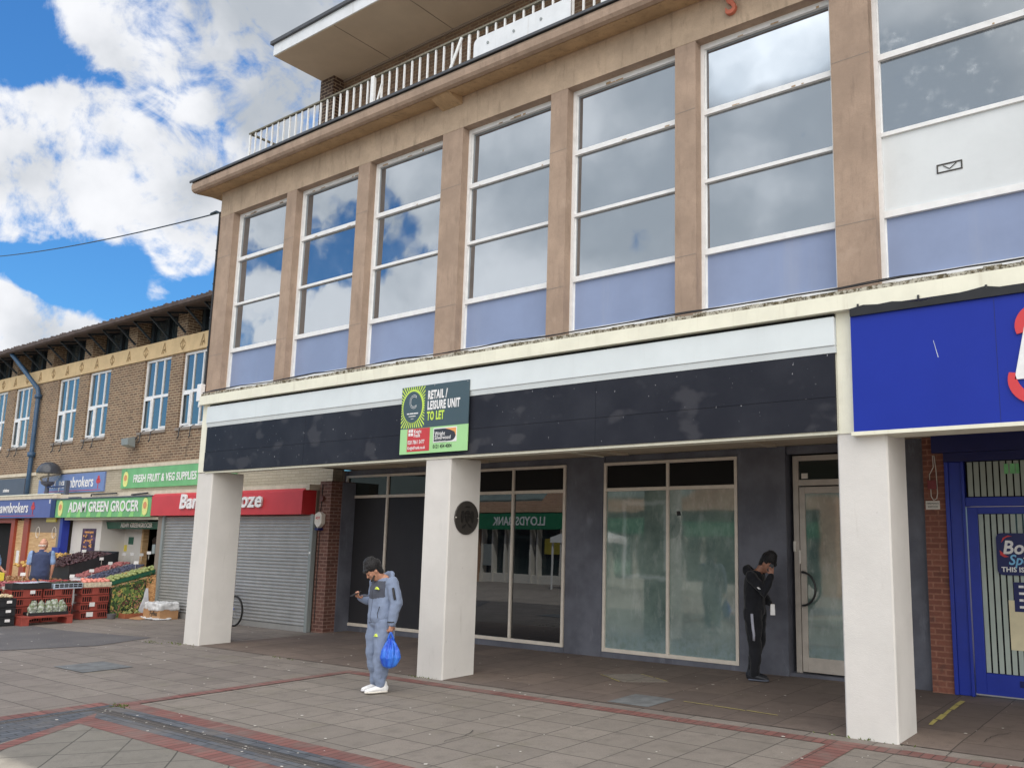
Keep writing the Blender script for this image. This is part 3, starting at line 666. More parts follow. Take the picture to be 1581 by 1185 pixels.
# dark cables lying along the sill
mb = MB(); pts = [(XL+.05+(6.5-XL)*t/60, -.075+.02*math.sin(t*.9), 4.675+.02*abs(math.sin(t*.47))+random.uniform(0,.01)) for t in range(61)]
mb.tube(pts, .009, 6); pts = [(p[0], p[1]+.02, p[2]+.012+.012*math.sin(i*.8)) for i, p in enumerate(pts)]; mb.tube(pts, .006, 5)
tag(mb.build('cable_run', 'blackm'), 'black cables lying along the sill above the blank shop fascia', 'cable')
# structure behind the fascias
mb = MB(); mb.box(XL+.005, XR, .0, .36, 3.12, 4.43); mb.box(XL+.005, XR, .36, YB-.35, 3.42, 3.6); mb.build('arcade_beam', 'cream', mainb)
mb = MB(); mb.box(XL+.27, .02, -.03, -.002, 4.30, 4.425); mb.build('dark_gap', 'void', mainb)
mb = MB(); mb.box(-12.26, XR, .38, 3.30, 3.395, 3.419); mb.build('arcade_ceiling', 'soffitw', mainb)
mb = MB()
for x in (-10.4, -8.1, -4.9, -2.2, 1.4): mb.box(x, x+.16, .9, 3.0, 3.35, 3.394)
mb.build('ceiling_batten', 'soffitw', mainb)
mb = MB()
for y in (.72, 1.9): mb.tube([(-12.2,y,3.37),(-9,y,3.36),(-5,y,3.37),(-1,y,3.36)], .012, 6)
mb.tube([(-5.6,.5,3.37),(-5.4,1.5,3.36),(-5.4,3.2,3.37)], .012, 6)
mb.build('ceiling_conduit', 'cream', mainb)
# pillars
for i, x in enumerate((-12.8, -6.4, 0.0, 6.4)):
    mb = MB(); mb.box(x, x+.536, 0.002, .648, GZ(x)-.03, 3.119)
    o = mb.build('pillar', 'pillar', mainb, bevel=.016)
for q_ in ((XL+.004, XL+.262, 3.121), (.032, .232, 3.1)): mb = MB(); mb.box(q_[0], q_[1], -.012, -.001, q_[2], 4.428); mb.build('pillar_facing', 'cream', mainb)
# ------------------------------------------------ penthouse storey
mb = MB(); mb.box(-11.18, XR, 1.56, YB, 9.1, 11.55); mb.build('penthouse_wall', 'brickP', mainb)
mb = MB(); mb.box(-11.62, -11.18, 1.30, 5.5, 9.1, 11.55); mb.build('penthouse_pier', 'brickD', mainb)
mb = MB(); mb.box(-11.62, XR+.3, .16, YB+.5, 11.56, 11.80)
mb.build('penthouse_roof', 'slabw', mainb)
mb = MB(); mb.box(-11.60, XR+.3, .18, YB+.4, 11.548, 11.559)
mb.build('roof_soffit', 'soffitw', mainb)
mb = MB(); mb.box(-11.68, XR+.3, .11, YB+.5, 11.801, 11.87); mb.build('roof_capping', 'lead', mainb)
mb = MB()
for x in (-9.7,-7.9,-6.1,-4.3): mb.box(x, x+.012, .19, 1.55, 11.543, 11.5475)
mb.box(-11.17, XR, 1.535, 1.559, 11.50, 11.546)
mb.build('soffit_joints', 'taupe', mainb)
for (a, b) in ((-9.2,-7.9), (-7.1,-5.8), (-5.0,-3.7), (-2.9,-1.6)):
    mb = MB(); f = .07; z0, z1 = 9.2, 10.35
    mb.box(a, a+f, 1.50, 1.556, z0, z1); mb.box(b-f, b, 1.50, 1.556, z0, z1); mb.box(a+f, b-f, 1.50, 1.556, z1-f, z1); mb.box(a+f, b-f, 1.50, 1.556, z0, z0+f); mb.box((a+b)/2-.03, (a+b)/2+.03, 1.50, 1.556, z0+f, z1-f); mb.box(a+f, b-f, 1.50, 1.556, z1-.33, z1-.28)
    mb.box(a-.05, b+.05, 1.52, 1.557, z1+.01, z1+.16)
    w_ = mb.build('window', 'white_frame', mainb); mb = MB(); mb.box(a+f, b-f, 1.545, 1.556, z0+f, z1-f); mb.build('pane', 'winglass', w_)
# balcony railing
rail = thing('balcony_railing', 'white upright bar railing with mossy top rail along the roof terrace', 'railing', (-6, -.2, 9.1))
ry = -.25; rz0, rz1 = 9.06, 9.66; rx0 = -11.5
mb = MB(); mb.bar((rx0-.02, ry, rz1), (XR, ry, rz1), .05, .03); mb.bar((rx0, ry, rz1), (rx0, 1.25, rz1), .05, .03)
mb.build('top_rail', 'raild', rail)
mb = MB(); mb.bar((rx0, ry, rz0+.11), (XR, ry, rz0+.11), .02, .02); mb.build('bottom_rail', 'raild', rail)
x = rx0; k = 0
while x < 7:
    if k < 95:
        mb = MB(); t_ = .028 if k % 16 else .045
        mb.box(x-t_/2, x+t_/2, ry-.012, ry+.012, rz0, rz1-.016); mb.build('baluster', 'railw', rail)
    x += .185; k += 1
for y in (.2, .65, 1.1):
    mb = MB(); mb.box(rx0-.012, rx0+.012, y-.012, y+.012, rz0, rz1-.016); mb.build('baluster', 'railw', rail)
mb = MB(); mb.bar((-5.98, ry-.03, rz0+.05), (-5.72, ry-.03, rz1-.03), .05, .02, (0,1,0)); mb.build('leaning_slat', 'railw', rail)
mb = MB(); mb.bar((-7.83, ry-.02, rz0), (-7.83, ry-.02, rz1+.01), .085, .03, (0,1,0)); mb.bar((-7.70, ry-.02, rz0+.1), (-7.6, ry-.02, rz0+.4), .03, .02, (0,1,0)); mb.build('loose_board', 'railw', rail)
def rrect(x0, x1, z0, z1, r, corners='tl tr bl br', n=6):
    P = []
    for nm, cx_, cz_, a0 in (('bl', x0+r, z0+r, 180), ('br', x1-r, z0+r, 270), ('tr', x1-r, z1-r, 0), ('tl', x0+r, z1-r, 90)):
        if nm in corners:
            for k in range(n+1): a = R(a0+90*k/n); P.append((cx_+r*math.cos(a), cz_+r*math.sin(a)))
        else: P.append({'bl': (x0,z0), 'br': (x1,z0), 'tr': (x1,z1), 'tl': (x0,z1)}[nm])
    return P
def mount_board(x0, x1, lab):
    mb = MB(); mb.prism(rrect(x0, x1, 9.0, 9.47, .10, 'tl'), 'y', -.31, -.285); root = thing('terrace_board', lab, 'board', ((x0+x1)/2, -.3, 9.08))
    mb.build('panel', 'slabw', root)
    for k in range(3):
        mb = MB(); xx = x0+.3+k*.52; mb.tube([(xx,-.322,9.32),(xx,-.3105,9.32)], .022, 12); mb.build('fixing_disc', 'steelp', root)
mount_board(-5.42, -3.55, 'weathered white board with rounded corner fixed to the terrace railing, the longer left one')
mount_board(-3.02, -1.9, 'weathered white board on the terrace railing cut off by the top edge of the photo')
# terracotta letter on the lintel
lt = thing('building_letter', 'terracotta coloured letter S fixed to the stone lintel', 'letter', (-1.19, 0, 8.46)); textobj('letter_body', 'S', .42, 'terracotta', lt, (-1.19, -.035, 8.60), ext=.025, bold=.012, sx=.8)

# ------------------------------------------------ shopfronts under the arcade
YS = 3.35
mb = MB()
def wl(x0, x1, z0=None, z1=3.394, y0=YS-.005, y1=YS+.35): mb.box(x0, x1, y0, y1, GZ(x0)-.03 if z0 is None else z0, z1)
wl(-9.78, -8.88); wl(-6.32, -5.48); wl(-2.86, -2.05, y0=YS-.03); wl(-.62, .01); wl(-12.62, -.62, 3.27, 3.394, YS+.02)
wl(-12.62, -9.78, z1=.03, y0=YS-.02); wl(-8.88, -6.32, z1=.05, y0=YS-.02); wl(-5.48, -2.86, z1=.055, y0=YS-.02)
wl(-2.05,-.62, 3.27, 3.394, YS+.1); wl(-12.68,-12.60,)
mb.build('shopfront_wall', 'dgrey', mainb)
mb = MB(); mb.box(-6.30, -5.50, YS-.012, YS-.0055, GZ(-6)-.02, 2.86); mb.build('wall_panel', 'dgrey', mainb)
mb = MB(); mb.box(-12.6, .0, YS+.45, YS+.47, 0, 3.39); mb.build('unlit_interior', 'void', mainb)
def shopwin(x0, x1, xm, mats, z0, label):
    zt, zr = 3.275, 2.80; f = .052; y0 = YS-.035; y1 = YS+.03
    mb = MB(); mb.box(x0, x0+f, y0, y1, z0, zt); mb.box(x1-f, x1, y0, y1, z0, zt); mb.box(x0+f, x1-f, y0, y1, zt-f, zt); mb.box(x0+f, x1-f, y0, y1, z0, z0+f+.01)
    mb.box(xm-.026, xm+.026, y0, y1, z0+f+.01, zt-f); mb.box(x0+f, xm-.026, y0, y1, zr-.03, zr+.03); mb.box(xm+.026, x1-f, y0, y1, zr-.03, zr+.03)
    w_ = mb.build('shop_window', 'shopframe', mainb, bevel=.004, label=label)
    for (a, b, k) in ((x0+f, xm-.026, 0), (xm+.026, x1-f, 1)):
        mb = MB(); mb.box(a, b, YS+.002, YS+.01, z0+f+.01, zr-.03); mb.build('pane', mats[0], w_)
        mb = MB(); mb.box(a, b, YS+.002, YS+.01, zr+.03, zt-f); mb.build('transom_pane', mats[1], w_)
    return w_
shopwin(-12.60, -9.80, -11.20, ('film', 'transglass'), .03, 'shop window blacked out with matt film')
shopwin(-8.86, -6.33, -7.60, ('blackglass', 'void'), .05, 'dark shop window reflecting the bank opposite')
shopwin(-5.47, -2.87, -4.16, ('washglass', 'void'), .055, 'grimy greenish shop window')
# mark on the film, round sticker on the glass
mb = MB(); mb.prism([(-4.0,2.42),(-3.93,2.42),(-3.92,2.35),(-3.99,2.34)], 'y', YS-.001, YS+.0015); mb.build('tape_scrap', 'black', mainb)
# entrance door
YD = 3.5
dr = MB(); dr.box(-1.99, -1.90, YD-.04, YD+.04, .03, 3.25); dr.box(-.74, -.65, YD-.04, YD+.04, .03, 3.25); dr.box(-1.90, -.74, YD-.04, YD+.04, 3.17, 3.25); dr.box(-1.90, -.74, YD-.04, YD+.04, 2.79, 2.88)
M['doorframe'] = plain('dull_door_frame', A((172,164,154)), .4, .08, 6, .03, 60, dirt=.25, dirtcol=A((110,100,90)))
door = dr.build('entrance_door', 'doorframe', mainb, bevel=.004, label='pale framed glazed entrance door with black hoop handle')
mb = MB(); a, b = -1.885, -.76
mb.box(a, a+.09, YD-.055, YD-.0, .05, 2.77); mb.box(b-.09, b, YD-.055, YD, .05, 2.77); mb.box(a+.09, b-.09, YD-.055, YD, 2.67, 2.77); mb.box(a+.09, b-.09, YD-.055, YD, .05, .26)
mb.build('door_leaf', 'doorframe', door, bevel=.004)
mb = MB(); mb.box(a+.09, b-.09, YD-.03, YD-.02, .26, 2.67); mb.build('pane', 'washglass', door)
mb = MB(); mb.box(-1.90, -.74, YD, YD+.01, 2.88, 3.17); mb.build('transom_pane', 'transglass', door)
mb = MB(); pts = [(-1.84, YD-.06, 1.50), (-1.84, YD-.12, 1.50)]+[(-1.84+.21*math.sin(t*math.pi/12), YD-.13, 1.255+.245*math.cos(t*math.pi/12)) for t in range(13)]+[(-1.84, YD-.12, 1.01), (-1.84, YD-.06, 1.01)]
mb.tube(pts, .016, 8); mb.build('handle', 'blackm', door, smooth=True)
mb = MB(); mb.box(-1.99,-1.95, YD-.062, YD-.041, 1.80, 1.95); mb.box(-1.90,-1.872, YD-.07, YD-.056, 1.62, 1.82); mb.box(-1.86,-1.76, YD-.01,YD-.001,2.90,2.98); mb.build('lock_plate', 'offwhite', door)
mb = MB(); mb.box(-2.05, -.62, YD-.14, YD+.3, GZ(-1)-.03, .03); mb.build('door_step', 'dgrey', mainb)

# ------------------------------------------------ betting shop on the right
mb = MB(); mb.box(.02, .30, 3.25, 3.7, -.03, 3.394); mb.build('brick_pier', 'brickO', mainb)
bf = thing('betting_shopfront', 'royal blue timber shopfront with striped blinds behind its glass', 'shopfront', (1.2, 3.25, 0))
YF = 3.22
mb = MB(); mb.box(.181, 6.0, YF-.12, YF+.0, 3.16, 3.394); mb.box(.31, 6.0, YF-.03, YF+.3, 3.04, 3.16); mb.build('head_box', 'dark_blue', bf)
mb = MB(); mb.box(.31, .36, YF-.02, YF+.3, 0, 3.04); mb.box(.36, .52, YF+.01, YF+.3, .0, 3.04); mb.box(.52, .56, YF-.02, YF+.3, 0, 3.04); mb.box(.56, 6, YF+.0, YF+.3, 2.44, 2.56); mb.box(1.72, 1.82, YF-.02, YF+.3, .0, 3.04)
mb.build('frame', 'blue_paint', bf, bevel=.006)
mb = MB(); a, b = .575, 1.70
mb.box(a, a+.13, YF-.005, YF+.05, .03, 2.43); mb.box(b-.13, b, YF-.005, YF+.05, .03, 2.43); mb.box(a+.13, b-.13, YF-.005, YF+.05, 2.34, 2.43); mb.box(a+.13, b-.13, YF-.005, YF+.05, .03, .31)
bd = mb.build('door', 'blue_paint', bf, bevel=.005)
mb = MB(); mb.box(1.10, 1.32, YF-.014, YF-.006, .17, .25); mb.build('letter_flap', 'dark_blue', bd)
mb = MB(); mb.box(a, b, YF-.02, YF-.006, .03, .045); mb.build('threshold_strip', 'steel', bd)
mb = MB(); mb.box(a+.13, b-.13, YF+.03, YF+.036, .31, 2.34); mb.build('pane', glass('betting_door_glass', (.012,.014,.016), .03, 1.5, 0), bd)
mb = MB()
for k in range(60):
    x = .60+k*.082
    if x+.06 > 5.6: break
    mb.box(x, x+.062, YF+.06 if False else YF+.022, YF+.026, 2.57, 3.03)
mb.build('blind', plain('grey_blind', A((150,160,150)), .7, .06, 3, .02), bf)
mb = MB()
for k in range(11):
    x = a+.135+k*.078
    if x+.06 > b-.13: break
    mb.box(x, x+.056, YF+.022, YF+.027, .315, 2.335)
mb.build('blind', plain('grey_blind_low', A((158,170,162)), .7, .06, 3, .02), bd)
mb = MB(); mb.box(.56, 6, YF+.10, YF+.12, 2.56, 3.04); mb.box(1.82, 6, YF+.1, YF+.12, .0, 2.44); mb.build('dark_interior', 'void', bf)
mb = MB(); mb.box(1.02, 1.55, YF+.014, YF+.02, .62, 1.24); mb.build('window_poster', plain('cream_poster', A((206,196,160)), .7, .08, 3, .02), bd)
mb = MB(); mb.box(1.09, 1.55, YF+.010, YF+.0135, 1.10, 1.47); mb.box(1.09,1.55,YF+.008,YF+.0095,1.10,1.14); nb = mb.build('notice', 'dark_blue', bd)
mb = MB()
for k, L_ in enumerate((.3, .36, .25, .33)):
    for q in range(4): mb.box(1.15+q*L_/4, 1.15+(q+.8)*L_/4, YF+.006, YF+.009, 1.40-k*.085, 1.43-k*.085)
mb.build('small_print', 'white', nb)
mb = MB(); mb.prism(rrect(.915, 1.80, 1.555, 2.09, .07), 'y', YF-.012, YF-.0065)
stk = mb.build('door_sticker', 'dark_blue', bd)
textobj('lettering', 'Boyle', .235, 'white', stk, (.985, YF-.016, 1.90), align='LEFT', bold=.008, shear=.2, ext=.002, sx=.95)
textobj('lettering', 'Sports', .18, plain('pale_blue', A((110,180,225)), .5), stk, (1.05, YF-.016, 1.745), align='LEFT', bold=.004, shear=.25, ext=.002, sx=.95)
textobj('lettering', 'THIS IS BETTING', .085, 'white', stk, (.965, YF-.016, 1.625), align='LEFT', bold=.003, ext=.002)
mb = MB()
for pts in ([(.975,1.965),(1.0,2.03),(1.06,2.062),(1.11,2.05),(1.05,2.04),(1.02,2.02)], [(.955,1.87),(.96,1.81),(1.01,1.78),(1.06,1.79),(1.02,1.81),(.99,1.84)]): mb.prism(pts, 'y', YF-.018, YF-.013)
mb.build('red_swoosh', 'red', stk)
mb = MB()
for (x, w_) in ((1.06,.05),(1.13,.06),(1.2,.04)): mb.box(x, x+w_, YF+.012, YF+.018, 2.86, 2.99)
mb.build('green_exit_light', plain('green_glow_sign', A((110,190,120)), .5), bf)
# big blue fascia sign
bs_ = thing('betting_shop_sign', 'large royal blue fascia sign with red and white logo at its right end', 'shop sign', (3.2, -.1, 3.09))
mb = MB(); mb.box(.225, 6.3, -.105, -.013, 3.10, 4.40); mb.build('sign_panel', 'blue_sign', bs_)
mb = MB(); mb.box(1.655, 1.659, -.1062, -.1052, 3.11, 4.33); mb.build('panel_joint', 'dark_blue', bs_)
mb = MB(); n_ = 40; prevp = None
P0 = [(.23+6.05*k/n_, 4.40+.022+.02*math.sin(k*.9)+.012*math.sin(k*2.3)) for k in range(n_+1)]
for (a, za), (b, zb) in zip(P0[:-1], P0[1:]):
    mb.quadbox([(a,-.135,4.34),(a,-.106,4.34),(b,-.106,4.34),(b,-.135,4.34),(a,-.14,za),(a,-.1215,za),(b,-.1215,zb),(b,-.14,zb)])
mb.build('black_top_edge', 'black', bs_)
mb = MB()
for x in (.32, .95, 1.6, 2.3): mb.tube([(x,-.13,4.43),(x,-.13,4.465)], .012, 8)
mb.build('bolt', 'blackm', bs_)
mb = MB(); mb.box(.2, 6.3, -.115, .3, 3.06, 3.099); mb.build('bottom_trim', 'cream', bs_)
# logo: white slanted B with red swooshes
mb = MB(); mb.prism([(1.80,3.50),(1.92,4.04),(2.31,4.04),(2.42,3.96),(2.36,3.80),(2.26,3.76),(2.34,3.68),(2.28,3.55),(2.16,3.50)], 'y', -.125, -.106); mb.build('logo_letter', 'white', bs_, bevel=.004)
textobj('lettering', 'oyle', .62, 'white', bs_, (2.48, -.115, 3.70), align='LEFT', bold=.02, shear=.2, ext=.008)
def arc(cx_, cz_, r0_, r1_, a0, a1, n=14, sh=.2):
    o_ = []; i_ = []
    for k in range(n+1):
        t = k/n; a = R(a0+(a1-a0)*t); w_ = math.sin(math.pi*min(1, .12+t*.88))**.6 if True else 1
        rm = (r0_+r1_)/2; th = (r1_-r0_)/2*max(.12, w_)
        o_.append((cx_+(rm+th)*math.cos(a)+sh*0, cz_+(rm+th)*math.sin(a))); i_.append((cx_+(rm-th)*math.cos(a), cz_+(rm-th)*math.sin(a)))
    return o_+i_[::-1]
mb = MB(); mb.prism(arc(2.08, 3.98, .16, .26, 190, 75), 'y', -.125, -.106); mb.build('logo_swoosh', 'red', bs_); mb = MB(); mb.prism(arc(2.02, 3.53, .19, .29, 170, 290), 'y', -.125, -.106); mb.build('logo_swoosh', 'red', bs_)
mb = MB(); mb.prism([(1.07,3.98),(1.073,3.98),(1.115,3.80),(1.109,3.80)], 'y', -.1065, -.1052); mb.build('scratch', 'box_white', bs_)
# blank black fascia and white shutter housing
fb = thing('blank_shop_fascia', 'empty scuffed black fascia board spanning the vacant shop', 'fascia', (-6.25, -.03, 3.13))
xj = [-12.53, -9.4, -6.3, -3.2, .015]
for a, b in zip(xj[:-1], xj[1:]):
    mb = MB(); mb.box(a, b-.004, -.04, -.003, 3.505, 3.985); mb.box(a, b-.004, -.045, -.003, 3.135, 3.50); mb.build('board_panel', 'board', fb)
mb = MB(); mb.box(-12.5, .03, -.018, .0, 3.10, 3.134); mb.build('bottom_batten', 'cream', fb)
sb_ = thing('shutter_housing', 'long white metal shutter box above the black fascia board', 'shutter box', (-6.25, -.05, 3.99))
mb = MB(); mb.box(-12.525, .03, -.075, -.003, 4.062, 4.385); mb.build('housing', 'box_white', sb_, bevel=.006)
mb = MB(); mb.prism([(-.062,4.06),(-.045,3.988),(-.003,3.988),(-.003,4.06)], 'x', -12.525, .03); mb.build('lower_lip', 'box_white', sb_)
# plaque on the middle pillar
pq = thing('oval_plaque', 'dark oval bronze crest plaque on the side of the middle pillar', 'plaque', (-5.86, .35, 2.24))
def oval(cy, cz, ry_, rz_, n=36): return [(cy+ry_*math.cos(2*math.pi*k/n), cz+rz_*math.sin(2*math.pi*k/n)) for k in range(n)]
mb = MB(); mb.prism(oval(.355,2.24,.245,.25), 'x', -5.862, -5.838); mb.build('disc', 'bronze', pq, bevel=.005)
mb = MB()
for s_ in (-1, 1):
    mb.prism([(.355+s_*y, z) for y, z in ((.05,2.30),(.10,2.345),(.125,2.33),(.135,2.26),(.12,2.18),(.10,2.16),(.09,2.22),(.05,2.25))], 'x', -5.84, -5.826)
    mb.prism([(.355+s_*y, z) for y, z in ((.02,2.16),(.09,2.12),(.10,2.08),(.05,2.10),(.02,2.13))], 'x', -5.84, -5.83)
mb.prism(oval(.355,2.315,.05,.035,14), 'x', -5.84, -5.828); mb.prism([(.315,2.265),(.395,2.265),(.39,2.2),(.355,2.16),(.32,2.2)], 'x', -5.84, -5.822); mb.prism(oval(.355,2.40,.06,.012,12), 'x', -5.84, -5.832)
mb.build('relief', plain('polished_dark_bronze', A((36,33,31)), .35, .1, 10, .1, metal=.3), pq)
mb = MB()
for y in (.125, .585): mb.sphere((-5.836, y, 2.24), .009, 8, 6)
mb.build('screw', 'offwhite', pq)
# small items on the walls
al = thing('alarm_call_point', 'small dark red alarm box with looped white cable on the orange brick pier', 'alarm box', (.13, 3.2, 2.7))
mb = MB(); mb.box(.085, .20, 3.20, 3.249, 2.68, 2.80); mb.build('case', plain('dull_red', A((120,40,44)), .5), al)
mb = MB(); mb.tube([(.16,3.235,3.14),(.165,3.235,2.98),(.11,3.235,2.88),(.11,3.235,2.80)], .006, 6); mb.tube([(.18,3.235,3.14),(.20,3.235,2.9),(.205,3.235,2.62),(.19,3.235,2.55),(.15,3.235,2.53),(.12,3.235,2.58),(.118,3.235,2.68)], .006, 6); mb.build('looped_cable', 'offwhite', al)
np_ = thing('switch_plate_sign', 'small white notice plate below the alarm box on the brick pier', 'sign', (.14, 3.24, 2.4))
mb = MB(); mb.box(.04, .225, 3.24, 3.249, 2.405, 2.52); mb.build('plate', 'offwhite', np_)
textobj('lettering', "FIREMAN'S", .034, 'black', np_, (.133, 3.237, 2.485), ext=.001); textobj('lettering', 'SWITCH', .034, 'black', np_, (.133, 3.237, 2.44), ext=.001)
eb = thing('intercom_box', 'white box at the top left corner of the canopy beside the brown brick block', 'alarm box', (XL-.05, -.06, 4.5))
mb = MB(); mb.box(XL-.12, XL+.02, -.11, -.02, 4.52, 4.86); mb.box(XL-.07, XL-.03, -.09, -.05, 4.40, 4.52); mb.build('case', 'upvc', eb, bevel=.006)
# TO LET board
tl = thing('to_let_board', 'green and slate to let board fixed over the black fascia', 'estate agent board', (-6.17, -.1, 3.19))
x0, x1, z0, z1 = -6.895, -5.45, 3.19, 4.225; zs = 3.19+.375*(z1-z0); YT = -.09
slate = plain('slate_green_print', A((60,80,88)), .4, .03, 3, 0); pg = plain('pale_green_print', A((152,204,136)), .4, .03, 3, 0); lime = plain('lime_print', A((186,216,52)), .4, .03, 3, 0); mg = plain('mid_green_print', A((100,140,72)), .4, .03, 3, 0)
mb = MB(); mb.box(x0, x1, YT, YT+.012, z0, zs-.0005); tp = mb.build('panel', pg, tl)
mb = MB(); mb.box(x0+.0, x1+.001, YT-.0025, YT+.011, zs, z1+.001); mb.build('slate_field', slate, tl)
cx_, cz_ = x0+.262, zs+.33; hw = .262; hh = (z1-zs)/2
mb = MB()
for k in range(44):
    a = 2*math.pi*k/44; a2 = a+.06
    def edge(a):
        c, s_ = math.cos(a), math.sin(a); t = min((hw-.004)/abs(c) if abs(c) > 1e-6 else 9, (hh-.004 if s_ > 0 else .318)/abs(s_) if abs(s_) > 1e-6 else 9); return (cx_+c*t, zs+hh+ (s_*t) if False else cz_+s_*t)
    r_ = .2; p0 = (cx_+r_*math.cos(a), cz_+r_*math.sin(a)); p1 = (cx_+r_*math.cos(a2), cz_+r_*math.sin(a2))
    e0 = edge(a); e1 = edge(a2); cl = lambda p: (min(max(p[0], x0+.003), x0+.52), min(max(p[1], zs+.003), z1-.003))
    mb.prism([p0, p1, cl(e1), cl(e0)], 'y', YT-.004, YT-.002)
mb.build('sunburst', lime, tl)
mb = MB(); mb.prism([(cx_+.238*math.cos(R(a))-.0, cz_+.012+.262*math.sin(R(a))) for a in range(0, 360, 10)], 'y', YT-.0055, YT-.0035); mb.build('green_ring', lime, tl)
mb = MB(); mb.prism([(cx_-.006+.212*math.cos(R(a)), cz_+.244*math.sin(R(a))) for a in range(0, 360, 10)], 'y', YT-.0075, YT-.005); mb.build('slate_disc', slate, tl)
textobj('lettering', 'C', .30, 'white', tl, (cx_, YT-.009, cz_+.07), ext=.001, sx=.8, bold=.003)
textobj('lettering', 'C', .30, slate, tl, (cx_, YT-.0105, cz_+.07), ext=.001, sx=.8, bold=-.006)
mb = MB()
for (a, b, zz, h_) in ((-.125,-.07,-.10,.018),(-.062,.02,-.10,.018),(.028,.125,-.10,.018),(-.08,-.06,-.14,.012),(-.05,.07,-.14,.012),(-.03,.03,-.18,.006)): mb.box(cx_+a, cx_+b, YT-.009, YT-.0078, cz_+zz-h_/2, cz_+zz+h_/2)
mb.build('small_print', 'white', tl)
for t, zz, mt in (('RETAIL /', z1-.165, 'white'), ('LEISURE UNIT', z1-.325, 'white'), ('TO LET', z1-.485, lime)):
    textobj('lettering', t, .178, mt, tl, (x0+.585, YT-.006, zz), align='LEFT', bold=.010, sx=.555, ext=.002, spacing=1.07)
mb = MB(); mb.box(x0+.165, x0+.655, YT-.003, YT-.0005, z0+.035, zs-.005); kf = mb.build('red_panel', 'redp', tl)
mb = MB()
for (a, b) in ((0,0),(.055,0),(0,.055),(.055,.055)): mb.prism([(x0+.19+a, zs-.115+b+.0),(x0+.235+a,zs-.115+b),(x0+.235+a,zs-.07+b),(x0+.19+a,zs-.07+b)], 'y', YT-.0045, YT-.0032)
mb.build('white_mark', 'white', kf)
for t, zz, xx, sz in (('Knight', zs-.055, .31, .078), ('Frank', zs-.115, .31, .078), ('020 7861 5477', zs-.215, .18, .083), ('KnightFrank.co.uk', zs-.30, .18, .066)):
    textobj('lettering', t, sz, 'white', kf, (x0+xx, YT-.005, zz), align='LEFT', ext=.001, bold=.0015, sx=.72 if sz > .08 else .78)
mb = MB(); mb.box(x0+.735, x0+1.225, YT-.003, YT-.0005, z0+.145, zs-.025); wp = mb.build('white_panel', 'paper', tl)
mb = MB(); mb.prism(rrect(x0+.75, x0+1.21, z0+.16, zs-.04, .1, 'br'), 'y', YT-.0045, YT-.0032); mb.build('charcoal_panel', plain('charcoal_print', A((48,50,58)), .4, .03, 3, 0), wp)
mb = MB(); mb.prism([(x0+.98, zs-.04),(x0+1.21,zs-.04),(x0+1.21,zs-.16),(x0+1.18,zs-.10),(x0+1.10,zs-.07)], 'y', YT-.006, YT-.0046); mb.build('orange_flash', plain('orange_print', A((230,150,70)), .4, .03, 3, 0), wp)
for t, zz, sz in (('Wright', zs-.115, .082), ('Silverwood', zs-.175, .082), ('commercial property', zs-.23, .03)): textobj('lettering', t, sz, 'white', wp, (x0+.77, YT-.007, zz), align='LEFT', ext=.001, bold=.001, sx=.85, spacing=1.05)
textobj('lettering', '0121 454 4004', .078, 'black', tl, (x0+.735, YT-.003, z0+.085), align='LEFT', ext=.001, sx=.82, bold=.001)
mb = MB()
for x in (x0+.05, (x0+x1)/2, x1-.03): mb.tube([(x, YT-.008, z1-.02), (x, YT-.001, z1-.02)], .008, 8)
mb.build('screw', 'steel', tl)
# overhead cable to the building corner and down the edge
mb = MB(); p0 = Vector((-30, 1.78, 11.53)); p1 = Vector((XL-.02, .02, 8.44))
p0 = p1+(p0-p1)*1.6
pts = [p0.lerp(p1, t/24)-Vector((0,0,.9*4*(t/24)*(1-t/24)*.35)) for t in range(25)]
mb.tube(pts, .014, 6)
pts = [p1+Vector((-.5,.05,.09)), p1+Vector((-.2,0,.06)), p1+Vector((-.02,-.02,-.02)), (XL-.015,-.01,8.2),(XL-.015,-.01,7.0),(XL-.015,-.01,6.0),(XL-.015,-.01,5.0),(XL-.02,-.01,4.68)]
mb.tube(pts, .022, 6)
for z in (7.6,6.9,6.2,5.6,5.0): mb.box(XL-.04, XL-.0, -.03, -.0, z, z+.03)
tag(mb.build('overhead_cable', 'blackm'), 'black cable crossing the sky and running down the corner of the stone block', 'cable')

# ================================================================== BROWN BRICK BLOCK ON THE LEFT
YW = 3.1; LX0 = -60.0; LX1 = -12.8
bb = thing('brick_block', 'long brown brick block with paired white windows, sandstone band and deep dark eaves', 'building', (-30, 6, 0))


